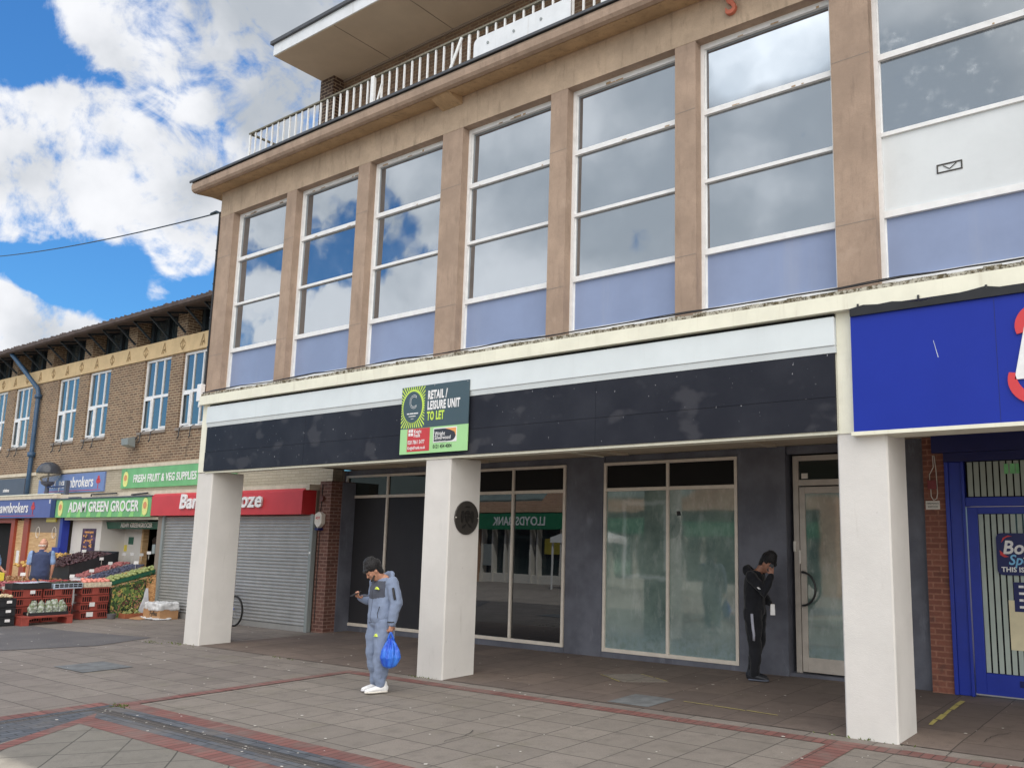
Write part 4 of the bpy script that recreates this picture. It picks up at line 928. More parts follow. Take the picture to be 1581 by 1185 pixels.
XP = [(-19.74,-18.30), (-21.85,-20.38), (-25.36,-23.92), (-27.50,-26.03), (-30.95,-29.53), (-33.08,-31.63), (-36.6,-35.16), (-38.7,-37.25)]
XPs = sorted(XP)
mb = MB(); WZ0, WZ1 = 4.80, 6.90
prev = LX0
for a, b in XPs: mb.box(prev, a, YW, YW+.3, WZ0, WZ1); prev = b
mb.box(prev, LX1, YW, YW+.3, WZ0, WZ1)
mb.box(LX0, LX1, YW, YW+.3, 3.88, WZ0)
mb.build('wall', 'brickL', bb)
mb = MB()
for a, b in XPs: mb.box(a-.06, b+.06, YW-.035, YW+.0, WZ0-.075, WZ0-.002)
mb.build('window_sill', 'taupe', bb)
for a, b in XPs:
    mb = MB(); f = .065; y0, y1 = YW+.06, YW+.13; zt_ = 5.80; m1 = a+(b-a)*.345; m2 = a+(b-a)*.67
    mb.box(a, a+f, y0, y1, WZ0, WZ1); mb.box(b-f, b, y0, y1, WZ0, WZ1); mb.box(a+f, b-f, y0, y1, WZ1-f, WZ1); mb.box(a+f, b-f, y0, y1, WZ0, WZ0+f)
    mb.box(a+f, b-f, y0, y1, zt_-.04, zt_+.04)
    for m_ in (m1, m2): mb.box(m_-.028, m_+.028, y0, y1, WZ0+f, zt_-.04); mb.box(m_-.022, m_+.022, y0, y1, zt_+.04, WZ1-f)
    mb.box(a+f, m1-.028, y0-.02, y0-.001, WZ0+f, WZ0+f+.05); mb.box(a+f, m1-.028, y0-.02, y0-.001, zt_-.09, zt_-.04); mb.box(m1-.075, m1-.028, y0-.02, y0-.001, WZ0+f+.05, zt_-.09); mb.box(a+f, a+f+.045, y0-.02, y0-.001, WZ0+f+.05, zt_-.09)
    mb.box(m2+.028, b-f, y0-.02, y0-.001, WZ0+f, WZ0+f+.05)
    w_ = mb.build('window', 'upvc', bb)
    mb = MB(); t = random.uniform(-.006,.006); mb.quadbox([(a+f,y0+.03-t,WZ0+f),(a+f,y0+.035-t,WZ0+f),(b-f,y0+.035-t,WZ0+f),(b-f,y0+.03-t,WZ0+f),(a+f,y0+.03+t,WZ1-f),(a+f,y0+.035+t,WZ1-f),(b-f,y0+.035+t,WZ1-f),(b-f,y0+.03+t,WZ1-f)])
    mb.build('pane', 'winglass', w_)
    # hook brackets under the sills
mb = MB()
for a, b in XPs:
    for x in (a+.22, a+.80):
        mb.tube([(x,YW+.05,WZ0+.05),(x,YW-.05,WZ0-.02),(x,YW-.06,WZ0-.26),(x+.10,YW-.14,WZ0-.33),(x+.16,YW-.15,WZ0-.27)], .013, 6)
mb.build('sign_hook', 'lead', bb)
# sandstone band with incised motifs
mb = MB(); mb.box(LX0, LX1, YW-.03, YW+.3, 6.915, 7.375); mb.build('stone_band', 'band', bb)
mb = MB(); x = -18.75; k = 0
rl = lambda a, b: mb.bar((a[0], YW-.036, a[1]), (b[0], YW-.036, b[1]), .028, .012, (0, 1, 0))
while x > -40:
    if k % 2 == 0:
        rl((x-.10,7.0),(x+.03,7.30)); rl((x+.03,7.30),(x+.13,7.02)); rl((x-.02,7.0),(x+.06,7.12)); rl((x-.04,7.10),(x+.1,7.10))
    else:
        rl((x-.13,7.16),(x,7.30)); rl((x,7.30),(x+.13,7.16)); rl((x-.12,7.12),(x,7.0)); rl((x,7.0),(x+.13,7.12)); rl((x,7.05),(x,7.28))
    x -= 1.02; k += 1
mb.build('carved_motif', plain('carved_sandstone', A((150,126,88)), .9, .1, 6, .2), bb)
# clerestory: brick piers, recessed dark windows
mb = MB(); x = -17.2
px_ = []
while x > -42: px_.append(x); x -= 2.84
mb.bm.free()
for x in px_: mb = MB(); mb.box(x-.27, x+.27, YW+.06, YW+.44, 7.377, 8.5); mb.build('clerestory_pier', 'brickL', bb)
mb = MB(); mb.box(LX0, LX1, YW+.45, YW+.5, 7.377, 8.6); cw = mb.build('clerestory_glazing', 'winglass', bb)
mb = MB()
for x in px_:
    for d in (-.55, -1.42, -2.29): mb.box(x+d-.06, x+d+.06, YW+.36, YW+.445, 7.377, 8.5)
    mb.box(x-2.57, x-.27, YW+.37, YW+.443, 7.377, 7.48)
mb.build('clerestory_frame', 'darkblue_wood', bb)
mb = MB(); mb.box(-18.9, -18.1, YW+.30, YW+.34, 7.378, 8.15); mb.build('pale_infill', 'soffitw', bb)
# eaves: soffit slopes down to the gutter
mb = MB(); mb.prism([(2.5,7.99),(2.5,8.06),(5.2,8.95),(5.2,8.80),(YW+1.0,8.36)], 'x', LX0, LX1); mb.build('eaves_roof', 'roof', bb)
mb = MB(); mb.prism([(2.40,8.0),(2.40,8.10),(2.47,8.13),(2.52,8.10),(2.52,8.0),(2.46,7.965)], 'x', LX0, LX1); mb.build('gutter', 'roof', bb)
x = -17.0
while x > -42:
    mb = MB(); mb.bar((x,YW+.05,7.50),(x,2.62,7.965), .04, .05); mb.bar((x,2.6,7.955),(x,YW+.4,8.15), .04, .05); x -= .946
    mb.build('eaves_bracket', 'darkblue_wood', bb)
mb = MB(); random.seed(5)
for k in range(110): x = -17-k*.22+random.uniform(-.08,.08); mb.box(x, x+random.uniform(.03,.08), 2.44, 2.5, 8.12, 8.12+random.uniform(.015,.05))
mb.build('tile_ends', 'roof', bb)
# downpipe
mb = MB(); mb.tube([(-30.1,2.55,7.98),(-30.02,2.62,7.85),(-28.85,3.0,6.72),(-28.74,3.0,6.5),(-28.74,3.0,5.2),(-28.74,3.0,4.0),(-28.74,3.0,3.03)], .07, 10); mb.tube([(-28.74,3.0,4.4),(-28.74,3.0,4.56)], .115, 10); mb.tube([(-28.74,3.0,6.38),(-28.74,3.0,6.5)], .11, 10)
mb.build('downpipe', 'bluemetal', bb, smooth=True)
fl = thing('floodlight', 'small grey floodlight on the brick wall under a white window', 'floodlight', (-21.9, YW-.1, 4.5))
mb = MB(); mb.quadbox([(-22.1,YW-.32,4.42),(-22.1,YW-.12,4.36),(-21.72,YW-.12,4.36),(-21.72,YW-.32,4.42),(-22.1,YW-.34,4.60),(-22.1,YW-.14,4.66),(-21.72,YW-.14,4.66),(-21.72,YW-.34,4.60)]); mb.build('lamp_head', 'steelp', fl)
mb = MB(); mb.bar((-21.9,YW-.12,4.55),(-21.9,YW-.0,4.68),.05,.03); mb.build('bracket', 'lead', fl)
# lower wall strip: coping, tile piers, ledge
mb = MB(); mb.box(LX0, LX1, YW-.05, YW+.3, 3.78, 3.878); mb.build('coping_strip', 'concrete', bb)
mb = MB(); mb.box(LX0, LX1, YW+.0, YW+.3, 3.05, 3.778); mb.build('tiled_strip', 'tileL', bb)
mb = MB(); mb.box(-25.0, LX1, 2.52, YW+.3, 2.93, 3.05); mb.box(LX0, -25.0, 2.42, YW+.3, 2.95, 3.065); mb.build('flat_roof_ledge', 'concrete', bb)
mb = MB(); mb.box(LX0, -25.2, 2.40, 2.6, 3.065, 3.10); mb.build('ledge_edging', 'cream', bb)
# upper row of signs
s1 = thing('fruit_veg_sign', 'green sign reading FRESH FRUIT & VEG SUPPLIES on the strip below the brick wall', 'shop sign', (-19.5, YW-.03, 3.25))
mb = MB(); mb.box(-22.5, -16.6, YW-.045, YW-.002, 3.21, 3.775); mb.build('panel', 'greenfas', s1)
textobj('lettering', 'FRESH FRUIT & VEG SUPPLIES', .30, 'white', s1, (-20.12, YW-.052, 3.46), bold=.008, fit=(-21.76, -18.42))
def apple(root, x, y, z, s):
    mb = MB(); mb.prism([(x+s*.36*math.cos(R(a))*(1-.12*math.cos(R(2*a))), z+s*.5*math.sin(R(a))) for a in range(0,360,20)], 'y', y-.006, y); mb.build('apple_emblem', plain('pale_yellow', A((214,214,120)), .5, .1, 20, 0), root)
    mb = MB(); mb.prism([(x+s*.2*math.cos(R(a)), z+s*.08+s*.2*math.sin(R(a))) for a in range(0,360,20)], 'y', y-.010, y-.0065); mb.build('apple_face', plain('orange_red', A((206,136,84)), .5, .15, 30, 0), root)
    mb = MB(); mb.prism([(x-.02*s,z+.5*s),(x+.04*s,z+.5*s),(x+.1*s,z+.62*s)], 'y', y-.010, y-.0065); mb.build('apple_leaf', 'leaf', root)
apple(s1, -22.23, YW-.046, 3.47, .44)
s2 = thing('pawnbroker_sign', 'faded blue pawnbrokers sign on the upper strip behind the globe lamp', 'shop sign', (-25.6, YW-.03, 3.2))
mb = MB(); mb.box(-28.05, -23.53, YW-.045, YW-.002, 3.16, 3.74); mb.build('panel', 'pawn2', s2)
textobj('lettering', 'H&T pawnbrokers', .46, 'white', s2, (-24.2, YW-.052, 3.46), bold=.008, sx=.94, ext=.004, align='RIGHT')
def key(root, x, y, z, s):
    mb = MB()
    for dx, dz in ((-.5,.1),(.5,.1),(0,.75)): mb.prism([(x+s*(dx*.3+.15*math.cos(R(a))), z+s*(dz*.35+.17*math.sin(R(a)))) for a in range(0,360,30)], 'y', y-.006, y)
    mb.box(x-.04*s, x+.04*s, y-.0055, y-.0005, z-.5*s, z+.1*s); mb.build('red_key_emblem', 'redp', root)
key(s2, -23.90, YW-.046, 3.46, .42)
mb = MB(); mb.box(-27.6,-23.75,YW-.05,YW-.046,3.205,3.222); mb.build('underline', 'redp', s2)
s3 = thing('slate_sign', 'slate grey sign panel at the left edge of the upper sign strip', 'shop sign', (-31.5, YW-.03, 3.2))
mb = MB(); mb.box(-34.0, -29.15, YW-.045, YW-.002, 3.10, 3.72); mb.build('panel', 'sgrey', s3)
textobj('lettering', 'solutions', .17, 'white', s3, (-30.35, YW-.052, 3.33), bold=.002, sx=.8, align='RIGHT')
# lower projecting shopfronts
YB2 = 2.45
ad = thing('grocer_sign', 'bright green fascia reading ADAM GREEN GROCER with an apple emblem at each end', 'shop sign', (-22.2, YB2, 2.38))
mb = MB(); mb.box(-25.06, -19.42, YB2, YB2+.06, 2.375, 2.90); mb.build('panel', 'greenfas', ad)
mb = MB(); random.seed(11)
for k in range(9):
    x = -24.9+k*.62; mb.prism([(x,2.378),(x+.24,2.378),(x+.30,2.60+random.uniform(0,.28)),(x+.2,2.60+random.uniform(0,.2))], 'y', YB2-.004, YB2-.0005)
mb.build('stripes', 'greenfas2', ad)
textobj('lettering', 'ADAM GREEN GROCER', .40, 'white', ad, (-22.1, YB2-.012, 2.655), bold=.013, fit=(-24.18, -20.04))
apple(ad, -24.72, YB2-.005, 2.64, .46); apple(ad, -19.72, YB2-.005, 2.64, .46)
mb = MB(); mb.box(-25.3, -19.40, YB2-.03, YB2+.12, 2.902, 2.935); mb.box(-24.2,-23.6,YB2-.04,YB2+.1,2.936,2.965); mb.build('sign_light_trough', 'sgrey', ad)
mb = MB(); mb.tube([(-22.9,YB2+.02,2.96),(-22.9,YB2+.02,3.02),(-21.4,YB2+.02,3.03)], .018, 6); mb.tube([(-20.6,YB2+.04,2.97),(-19.7,YB2+.02,3.0)], .02, 6); mb.build('sign_cable', 'black', ad)
pw = thing('pawnbroker_fascia', 'violet blue lower fascia reading pawnbrokers in white with a red key', 'shop sign', (-28, YB2, 2.38))
mb = MB(); mb.box(-33.0, -25.36, YB2, YB2+.06, 2.375, 2.95); mb.build('panel', 'pawn', pw)
textobj('lettering', 'H&T pawnbrokers', .46, 'white', pw, (-26.98, YB2-.012, 2.68), bold=.008, sx=.95, align='RIGHT'); key(pw, -26.65, YB2-.005, 2.68, .42)
mb = MB(); mb.box(-31.0,-26.5,YB2-.008,YB2-.001,2.43,2.445); mb.build('underline', 'redp', pw)
mb = MB(); mb.box(-25.359, -25.061, YB2-.02, YB2+.3, 2.375, 2.90); mb.build('navy_divider', 'dark_blue', pw)
mb = MB(); mb.box(-25.52,-25.46,YB2-.01,YB2-.001,2.80,2.92); mb.build('white_tag','white',pw)
bz = thing('off_licence_sign', 'glossy red boxed fascia reading Bargain Booze above the closed shutter', 'shop sign', (-16.2, YB2, 2.42))
mb = MB(); mb.prism([(YB2,2.40),(YB2,2.90),(YB2+.09,2.985),(YB2+.37,3.0),(YB2+.37,2.40)], 'x', -19.41, -12.93); mb.build('box_panel', 'red', bz)
mb = MB()
for a, b in ((-18.9,-17.6),(-15.1,-14.5),(-13.9,-13.3)): mb.box(a, b, YB2+.10, YB2+.2, 2.99, 3.02)
mb.build('top_flap', plain('dark_red_flap', A((120,30,34)), .5), bz)
textobj('lettering', 'Bargain Booze', .50, 'white', bz, (-16.32, YB2-.03, 2.725), bold=.014, shear=.12, ext=.022, fit=(-17.92, -14.38))
# shutter bay
YSH = 2.65
sh = MB(); z = GZ(-16)-.04; pr = []
N_ = 34; hh_ = (2.40-z)/N_
for k in range(N_):
    for t in range(4): pr.append((YSH+.016*math.cos(math.pi*2*t/4+.6), z+hh_*(k+t/4)))
    
mbs = MB(); P2 = pr+[(YSH+.05, 2.40), (YSH+.05, z)]
shut = thing('roller_shutter', 'closed galvanised roller shutter under the red off licence sign', 'roller shutter', (-15.9, YSH, GZ(-16)))
mbs.prism(P2, 'x', -18.98, -12.80); mbs.build('slats', 'steel', shut)
mb = MB(); mb.box(-18.98, -12.80, YSH-.03, YSH-.018, GZ(-16)-.03, GZ(-16)+.11); mb.build('bottom_rail', 'steel', shut)
mb = MB(); mb.box(-12.80, -12.70, YSH-.05, YSH+.05, GZ(-13)-.02, 2.40); mb.build('guide_rail', 'steelp', shut); mb = MB(); mb.box(-19.08, -18.98, YSH-.05, YSH+.05, GZ(-19)-.02, 2.40); mb.build('guide_rail', 'steelp', shut)
mb = MB(); mb.box(-12.78,-12.73,YSH-.056,YSH-.0505,1.55,1.60); mb.build('sticker', 'paper', shut)
pp_ = MB(); pp_.box(-12.695, -12.30, 2.72, 3.33, GZ(-12.5)-.03, 3.119); pp_.build('pilaster', 'brickR', bb)
mb = MB(); mb.box(-12.30, -12.27, 3.0, 3.34, GZ(-12)-.03, 3.10); mb.build('pilaster_trim', 'dgrey', bb)
ab = thing('hexagonal_alarm_box', 'white hexagonal burglar alarm box on the brown brick pilaster', 'alarm box', (-12.5, 2.7, 2.1))
mb = MB(); mb.prism([(-12.68,2.40),(-12.56,2.455),(-12.44,2.40),(-12.44,2.20),(-12.56,2.10),(-12.68,2.20)], 'y', 2.61, 2.718); mb.build('case', 'offwhite', ab, bevel=.01)
mb = MB(); mb.box(-12.62,-12.5,2.59,2.718,2.06,2.105); mb.build('blue_base', 'dark_blue', ab)
textobj('lettering', 'ADT', .075, 'redp', ab, (-12.56, 2.607, 2.32), ext=.001, bold=.002)
bl2 = thing('wall_bell', 'round dark red bell above the hexagonal alarm box with cable down the brick', 'bell', (-12.55, 2.7, 2.7))
mb = MB(); mb.tube([(-12.56,2.66,2.74),(-12.56,2.718,2.74)], .065, 12); mb.build('bell_body', plain('oxide_red', A((96,52,46)), .5), bl2)
mb = MB(); mb.tube([(-12.60,2.712,3.05),(-12.60,2.71,2.8),(-12.62,2.71,2.46)], .008, 6); mb.tube([(-12.6,2.712,2.1),(-12.61,2.712,1.2),(-12.60,2.712,.1)], .008, 6); mb.build('cable', 'black', bl2)
# back walls of the shop bays
mb = MB(); mb.box(-12.8+.0, -12.7, 3.34, 8, -.1, 3.4); mb.box(LX0, -12.8, 8, 8.2, -.4, 3.9); mb.box(-19.3,-19.08, YSH-.04, 8, -.2, 2.93); mb.box(LX0, -12.9, 2.8, 8, 2.40, 2.93); mb.box(-25.3,-25.08,YSH,8,-.3,2.4); mb.box(-19.08,-12.8,YSH+.1,YSH+.2,-.2,2.4)
mb.build('inner_walls', 'taupe', bb)
# grocer's interior
gi = thing('grocer_interior', 'white panelled shop entrance of the greengrocer with a dark doorway', 'shopfront', (-22, 3.0, -.13))
mb = MB(); mb.box(-24.75, -22.95, 2.84, 2.9, -.16, 2.30); mb.box(-22.95,-22.9,2.84,3.5,-.16,2.30); mb.box(-22.95, -21.75, 3.5, 3.56, -.16, 2.30); mb.build('white_panelling', 'whitewall', gi)
mb = MB(); mb.box(-24.75, -19.3, 2.60, 2.9, 2.305, 2.375); mb.build('top_rail', 'cream', gi)
mb = MB(); mb.box(-21.79, -21.70, 3.44, 3.6, -.16, 2.2); mb.build('door_jamb', 'ply', gi)
mb = MB(); mb.box(-21.70, -19.35, 4.3, 4.4, -.16, 2.3); mb.build('dark_doorway', 'void', gi)
mb = MB(); mb.quadbox([(-23.9,3.0,2.06),(-23.9,3.05,2.06),(-19.35,3.05,2.06),(-19.35,3.0,2.06),(-24.05,2.95,2.26),(-24.05,3.05,2.26),(-19.35,3.05,2.26),(-19.35,2.95,2.26)]); mb.build('green_inner_fascia', 'greend', gi)
textobj('lettering', 'ADAM GREENGROCER', .17, 'offwhite', gi, (-21.15, 2.955, 2.155), bold=.005, sx=.98)
mb = MB(); random.seed(21)
for k in range(60): mb.sphere((random.uniform(-21.6,-19.4), random.uniform(3.7,4.25), random.uniform(.8,2.1)), random.uniform(.05,.13), 6, 4)
mb.build('hanging_stock', plain('brown_stock', A((52,40,34)), .7, .6, 5, .2), gi)
mb = MB(); mb.box(-22.62,-22.35,3.485,3.499,1.62,1.83); mb.build('green_notice','greend',gi)
mb = MB(); mb.box(-22.85,-22.7,3.485,3.499,1.42,1.6); mb.build('yellow_notice','yellow',gi)
mb = MB(); mb.box(-19.5,-19.36,2.62,2.72,1.42,1.66); mb.build('meter_box','steelp',gi)
mb = MB(); mb.box(-24.98, -24.80, 2.58, 2.78, -.16, 2.375); mb.box(-25.2,-24.75,2.52,2.579,1.32,1.50); mb.build('blue_post', 'blue_paint', gi)
mb = MB(); mb.box(-25.07, -24.985, 2.60, 2.78, -.16, 2.375); mb.build('grey_post', 'taupe', gi)
po = thing('event_poster', 'dark purple and orange event poster on the white grocer wall', 'poster', (-23.6, 2.83, 1.25))
mb = MB(); mb.box(-24.05, -23.20, 2.832, 2.839, 1.33, 2.06); mb.build('printed_sheet', plain('purple_print', A((74,52,84)), .6, .9, 5, 0), po)
mb = MB(); random.seed(8)
for k in range(22): x, z = random.gauss(-23.62,.17), random.gauss(1.66,.16); mb.prism([(x+.05*math.cos(R(a)),z+.03*math.sin(R(a))) for a in range(0,360,60)], 'y', 2.829-.00012*k, 2.8315-.00012*k) if -24<x<-23.25 and 1.38<z<2 else None
mb.box(-23.95,-23.3,2.829,2.8315,1.37,1.43); mb.box(-23.9,-23.35,2.829,2.8315,1.93,1.98); mb.build('orange_artwork', plain('orange_art', A((214,150,70)), .6, .4, 9, 0), po)
mb = MB(); 
for k in range(5): mb.box(-24.05+k*.18, -23.92+k*.18, 2.832, 2.839, 1.19, 1.31)
mb.build('info_strip', 'offwhite', po)
# boarded pawnbroker unit
pu = thing('boarded_shopfront', 'closed shopfront boarded with plywood between red brown posts', 'shopfront', (-28, 2.7, -.15))
mb = MB(); mb.box(-27.35, -25.08, 2.70, 2.74, -.2, 1.93); mb.box(-28.35,-27.72,2.70,2.74,-.2,2.3); mb.build('plywood_board', 'ply', pu)
mb = MB(); mb.box(-27.35, -25.08, 2.70, 2.74, 1.935, 2.375); mb.build('taupe_header', 'taupe', pu)
mb = MB(); mb.box(-27.72, -27.35, 2.64, 2.76, -.2, 2.375); mb.box(-28.62,-28.35,2.62,2.8,-.2,2.375); mb.box(-31,-28.62,2.62,2.8,2.22,2.375); mb.build('red_post', 'timber_red', pu)
mb = MB(); mb.box(-31,-28.62,3.0,3.05,-.2,2.3); mb.build('dark_doorway','void',pu)
mb = MB(); mb.box(-26.15,-25.5,2.66,2.699,2.25,2.375); mb.build('yellow_sign','yellow',pu)
mb = MB()
for x in (-26.75,-25.6):
    mb.tube([(x+.13*math.cos(R(a)),2.695,1.93+.17*math.sin(R(a))) for a in range(0,360,30)], .012, 5, closed=True)
mb.build('ring_logo','offwhite',pu)
mb = MB(); mb.box(-28.15,-27.95,2.685,2.699,.95,1.35); mb.build('notice','paper',pu)
# short lamp on the flat roof
lp = thing('globe_lamp', 'globe lamp with dark upper half on a short stem in front of the pawnbrokers sign', 'lamp', (-26.3, 2.75, 2.95))
gx, gy, gz_ = -26.52, 2.72, 3.79; gr = .335
mb = MB(); bmesh.ops.create_uvsphere(mb.bm, u_segments=28, v_segments=16, radius=gr, matrix=Matrix.Translation((gx,gy,gz_)))
geom = list(mb.bm.verts)+list(mb.bm.edges)+list(mb.bm.faces); bmesh.ops.bisect_plane(mb.bm, geom=geom, plane_co=(gx,gy,gz_-.02), plane_no=(0,0,1), clear_inner=True)
mb.build('dark_cap', plain('dark_globe_cap', (.055,.062,.078), .25, .1, 4, 0), lp, smooth=True)
mb = MB(); bmesh.ops.create_uvsphere(mb.bm, u_segments=28, v_segments=16, radius=gr*.99, matrix=Matrix.Translation((gx,gy,gz_)))
geom = list(mb.bm.verts)+list(mb.bm.edges)+list(mb.bm.faces); bmesh.ops.bisect_plane(mb.bm, geom=geom, plane_co=(gx,gy,gz_-.02), plane_no=(0,0,1), clear_outer=True)
mg_ = MatB('clear_globe'); mg_.p.inputs['Transmission Weight'].default_value = .85; mg_.p.inputs['Roughness'].default_value = .12; mg_.p.inputs['IOR'].default_value = 1.05; mg_.color((.72,.68,.6))
mb.build('clear_bowl', mg_.m, lp, smooth=True)
mb = MB(); mb.tube([(gx,gy,3.02),(gx,gy,3.40)], .06, 10); mb.tube([(gx,gy,3.36),(gx,gy,3.42),(gx,gy,3.50)], [.08,.17,.20], 14); mb.tube([(gx,gy,3.5),(gx,gy,3.75)], .025, 8); mb.build('stem', 'sgrey', lp)
mb = MB(); mb.box(gx, -25.2, gy-.03, gy+.03, 3.30, 3.35); mb.build('bracket_arm', 'dark_blue', lp)
mb = MB(); mb.box(-25.2, -25.07, gy-.05, gy+.05, 2.95, 3.50); mb.build('bracket_post', 'sgrey', lp)

# ================================================================== PARADE OPPOSITE (seen in the glass)
YO = -14.5
ob = thing('bank_parade', 'low tan brick parade with green fascias and small gables across the street', 'building', (-20, -17, 0))
tan = brick('tan_brick', A((196,150,118)), A((170,128,98)), A((190,165,140)))
mb = MB(); mb.box(-60, -8, YO-8, YO, 3.1, 3.62); mb.box(-60,-58,YO-8,YO,-.6,3.1); mb.box(-8.6,-8,YO-8,YO,-.6,3.1)
for x in (-30.5,-26.1,-19.9,-15.2,-11.6): mb.box(x-.25,x+.25,YO-.3,YO+.02,-.6,3.1)
for x in (-29,-20.6,-12.9): mb.prism([(x-1.25,3.62),(x+1.25,3.62),(x,4.75)], 'y', YO-.3, YO)
mb.build('wall', tan, ob)
mb = MB(); mb.quadbox([(-60,YO-8,6.6),(-60,YO-.31,3.60),(-8,YO-.31,3.60),(-8,YO-8,6.6),(-60,YO-8,6.75),(-60,YO-.32,3.72),(-8,YO-.32,3.72),(-8,YO-8,6.75)]); mb.build('roof', plain('slate_roof', A((84,96,92)), .7, .2, 3, .2), ob)
gf = plain('bank_green', A((16,112,74)), .4, .05, 3, 0)
mb = MB(); mb.box(-25.8,-20.2,YO+.03,YO+.12,2.32,3.05); mb.box(-19.5,-15.5,YO+.03,YO+.12,2.15,2.8); mb.box(-14.9,-8.6,YO+.03,YO+.12,2.05,2.65); mb.build('green_fascia', gf, ob)
textobj('lettering', 'LLOYDS BANK', .55, 'white', ob, (-23.1, YO+.13, 2.68), rot=(math.pi/2,0,math.pi), bold=.012, sx=.88)
mb = MB(); mb.box(-60,-8,YO-.6,YO-.5,-.6,3.1); mb.build('shop_glass', glass('parade_glass', (.02,.035,.035), .05, 1.5, 0), ob)
mb = MB()
for x in (-25.7,-25.0,-24.2,-23.9,-22.6,-22.2,-20.8,-19.3,-18.1,-16.9,-15.6,-14.5,-13.6,-10.5,-9.2): mb.box(x-.05,x+.05,YO-.52,YO-.2,-.3,2.9)
mb.box(-26,-8.6,YO-.5,YO-.25,-.2,.25); mb.build('shop_mullion', 'offwhite', ob)
mb = MB(); mb.box(-25.6,-25.05,YO-.4,YO-.2,.6,1.6); mb.build('cash_machine', 'steelp', ob)
mb = MB(); mb.box(-21.9,-20.9,YO-.45,YO-.4,1.2,1.9); mb.build('yellow_poster','yellow',ob)
mb = MB(); mb.box(-19.0,-17.2,YO-.45,YO-.4,.4,2.0); mb.build('lit_display', plain('pale_display', A((130,170,150)),.6,.4,2,0), ob)
kio = thing('advert_panel', 'free standing blue and yellow advertising panel across the street', 'advertising panel', (-13.8, -12.5, -.1))
mb = MB(); mb.box(-14.5,-13.2,-12.6,-12.4,.1,2.5); mb.box(-14.3,-13.4,-12.55,-12.45,-.15,.1); mb.build('case', 'lead', kio)
mb = MB(); mb.box(-14.4,-13.3,-12.398,-12.39,1.2,2.4); mb.build('blue_print', plain('sky_print', A((60,100,170)), .5, .3, 3, 0), kio)
mb = MB(); mb.prism([(-14.4,.25),(-13.3,.25),(-13.3,.9),(-13.9,1.5),(-14.4,1.1)], 'y', -12.389,-12.38); mb.build('yellow_print', plain('gold_print', A((210,160,60)), .5, .3, 3, 0), kio)
gz2 = thing('market_gazebo', 'white topped market gazebo on thin legs across the street', 'gazebo', (-17.5, -12.5, -.1))
mb = MB(); mb.prism([(-18.9,1.75),(-16.5,1.75),(-16.5,1.95),(-17.7,2.3),(-18.9,1.95)], 'y', -13.6, -11.6); mb.build('canopy', 'upvc', gz2)
mb = MB()
for x in (-18.85,-16.55):
    for y in (-13.5,-11.7): mb.box(x-.03,x+.03,y-.03,y+.03,-.15,1.76)
mb.build('leg', 'upvc', gz2)

# ================================================================== PEOPLE
def remeshed(mb, vox, smooth_it=4, disp=None):
    bmesh.ops.recalc_face_normals(mb.bm, faces=mb.bm.faces)
    me = bpy.data.meshes.new('tmp'); mb.bm.to_mesh(me); mb.bm.free(); o = bpy.data.objects.new('tmp', me); COL.objects.link(o)
    r_ = o.modifiers.new('r', 'REMESH'); r_.mode = 'VOXEL'; r_.voxel_size = vox
    s_ = o.modifiers.new('s', 'SMOOTH'); s_.factor = .5; s_.iterations = smooth_it
    dg = bpy.context.evaluated_depsgraph_get(); out = bpy.data.meshes.new_from_object(o.evaluated_get(dg)); bpy.data.objects.remove(o)
    if disp:
        fr, amp, fn = disp; nn = [v.normal.copy() for v in out.vertices]
        for v, n_ in zip(out.vertices, nn):
            k = fn(v.co) if fn else 1
            h = noise.noise(Vector((v.co.x*fr, v.co.y*fr, v.co.z*fr*.75)))+.35*noise.noise(v.co*fr*2.0)
            v.co += n_*h*amp*k
    for p in out.polygons: p.use_smooth = True
    return out
def meshobj(name, me, mats, parent):
    me.materials.clear()
    for m_ in (mats if isinstance(mats, (list, tuple)) else [mats]): me.materials.append(M[m_] if isinstance(m_, str) else m_)
    o = bpy.data.objects.new(name, me); COL.objects.link(o); o.parent = parent; BASE[o.name] = Vector((0,0,0)); return o
V = Vector
def head_geo(mb, pivot, pitch, yaw, s=1.0, nose=True):
    """head in its own frame: face towards -y, z up, origin at the base of the skull"""
    T = Matrix.Translation(V(pivot)) @ Matrix.Rotation(yaw, 4, 'Z') @ Matrix.Rotation(pitch, 4, 'X') @ Matrix.Scale(s, 4)
    h = MB()
    h.loft([(0,-.035,-.02),(0,-.03,.01),(0,-.022,.05),(0,-.014,.10),(0,-.008,.15),(0,0,.19)], [(.040,.044),(.056,.072),(.068,.088),(.074,.097),(.073,.096),(.048,.062)], 20, (1,0,0))
    h.loft([(0,-.085,.004),(0,-.098,-.008)], [(.026,.018),(.020,.014)], 12, (1,0,0))
    h.sphere((0,-.116,.052), .013, 10, 8, (1,1.2,1)); h.loft([(0,-.103,.092),(0,-.114,.062)], [(.008,.008),(.011,.010)], 10)
    h.sphere((0,-.103,.022), .017, 10, 8, (1.3,.55,.5)); h.loft([(-.045,-.093,.095),(0,-.103,.098),(.045,-.093,.095)], [.009,.010,.009], 8, (0,0,1))
    for sx in (-1, 1):
        h.sphere((sx*.075,.004,.068), .03, 10, 8, (.35,.65,1)); h.sphere((sx*.040,-.078,.055), .024, 10, 8, (1,.6,.8))
    bmesh.ops.transform(h.bm, matrix=T, verts=h.bm.verts)
    tmp = bpy.data.meshes.new('t'); h.bm.to_mesh(tmp); h.bm.free(); mb.bm.from_mesh(tmp); return T
def eyes(T, parent, iris):
    mb = MB()
    for sx in (-1, 1): mb.sphere(T @ V((sx*.031,-.0955,.072)), .011, 10, 8, (1.2,.6,.55))
    e = mb.build('eyes', iris, parent, smooth=True)
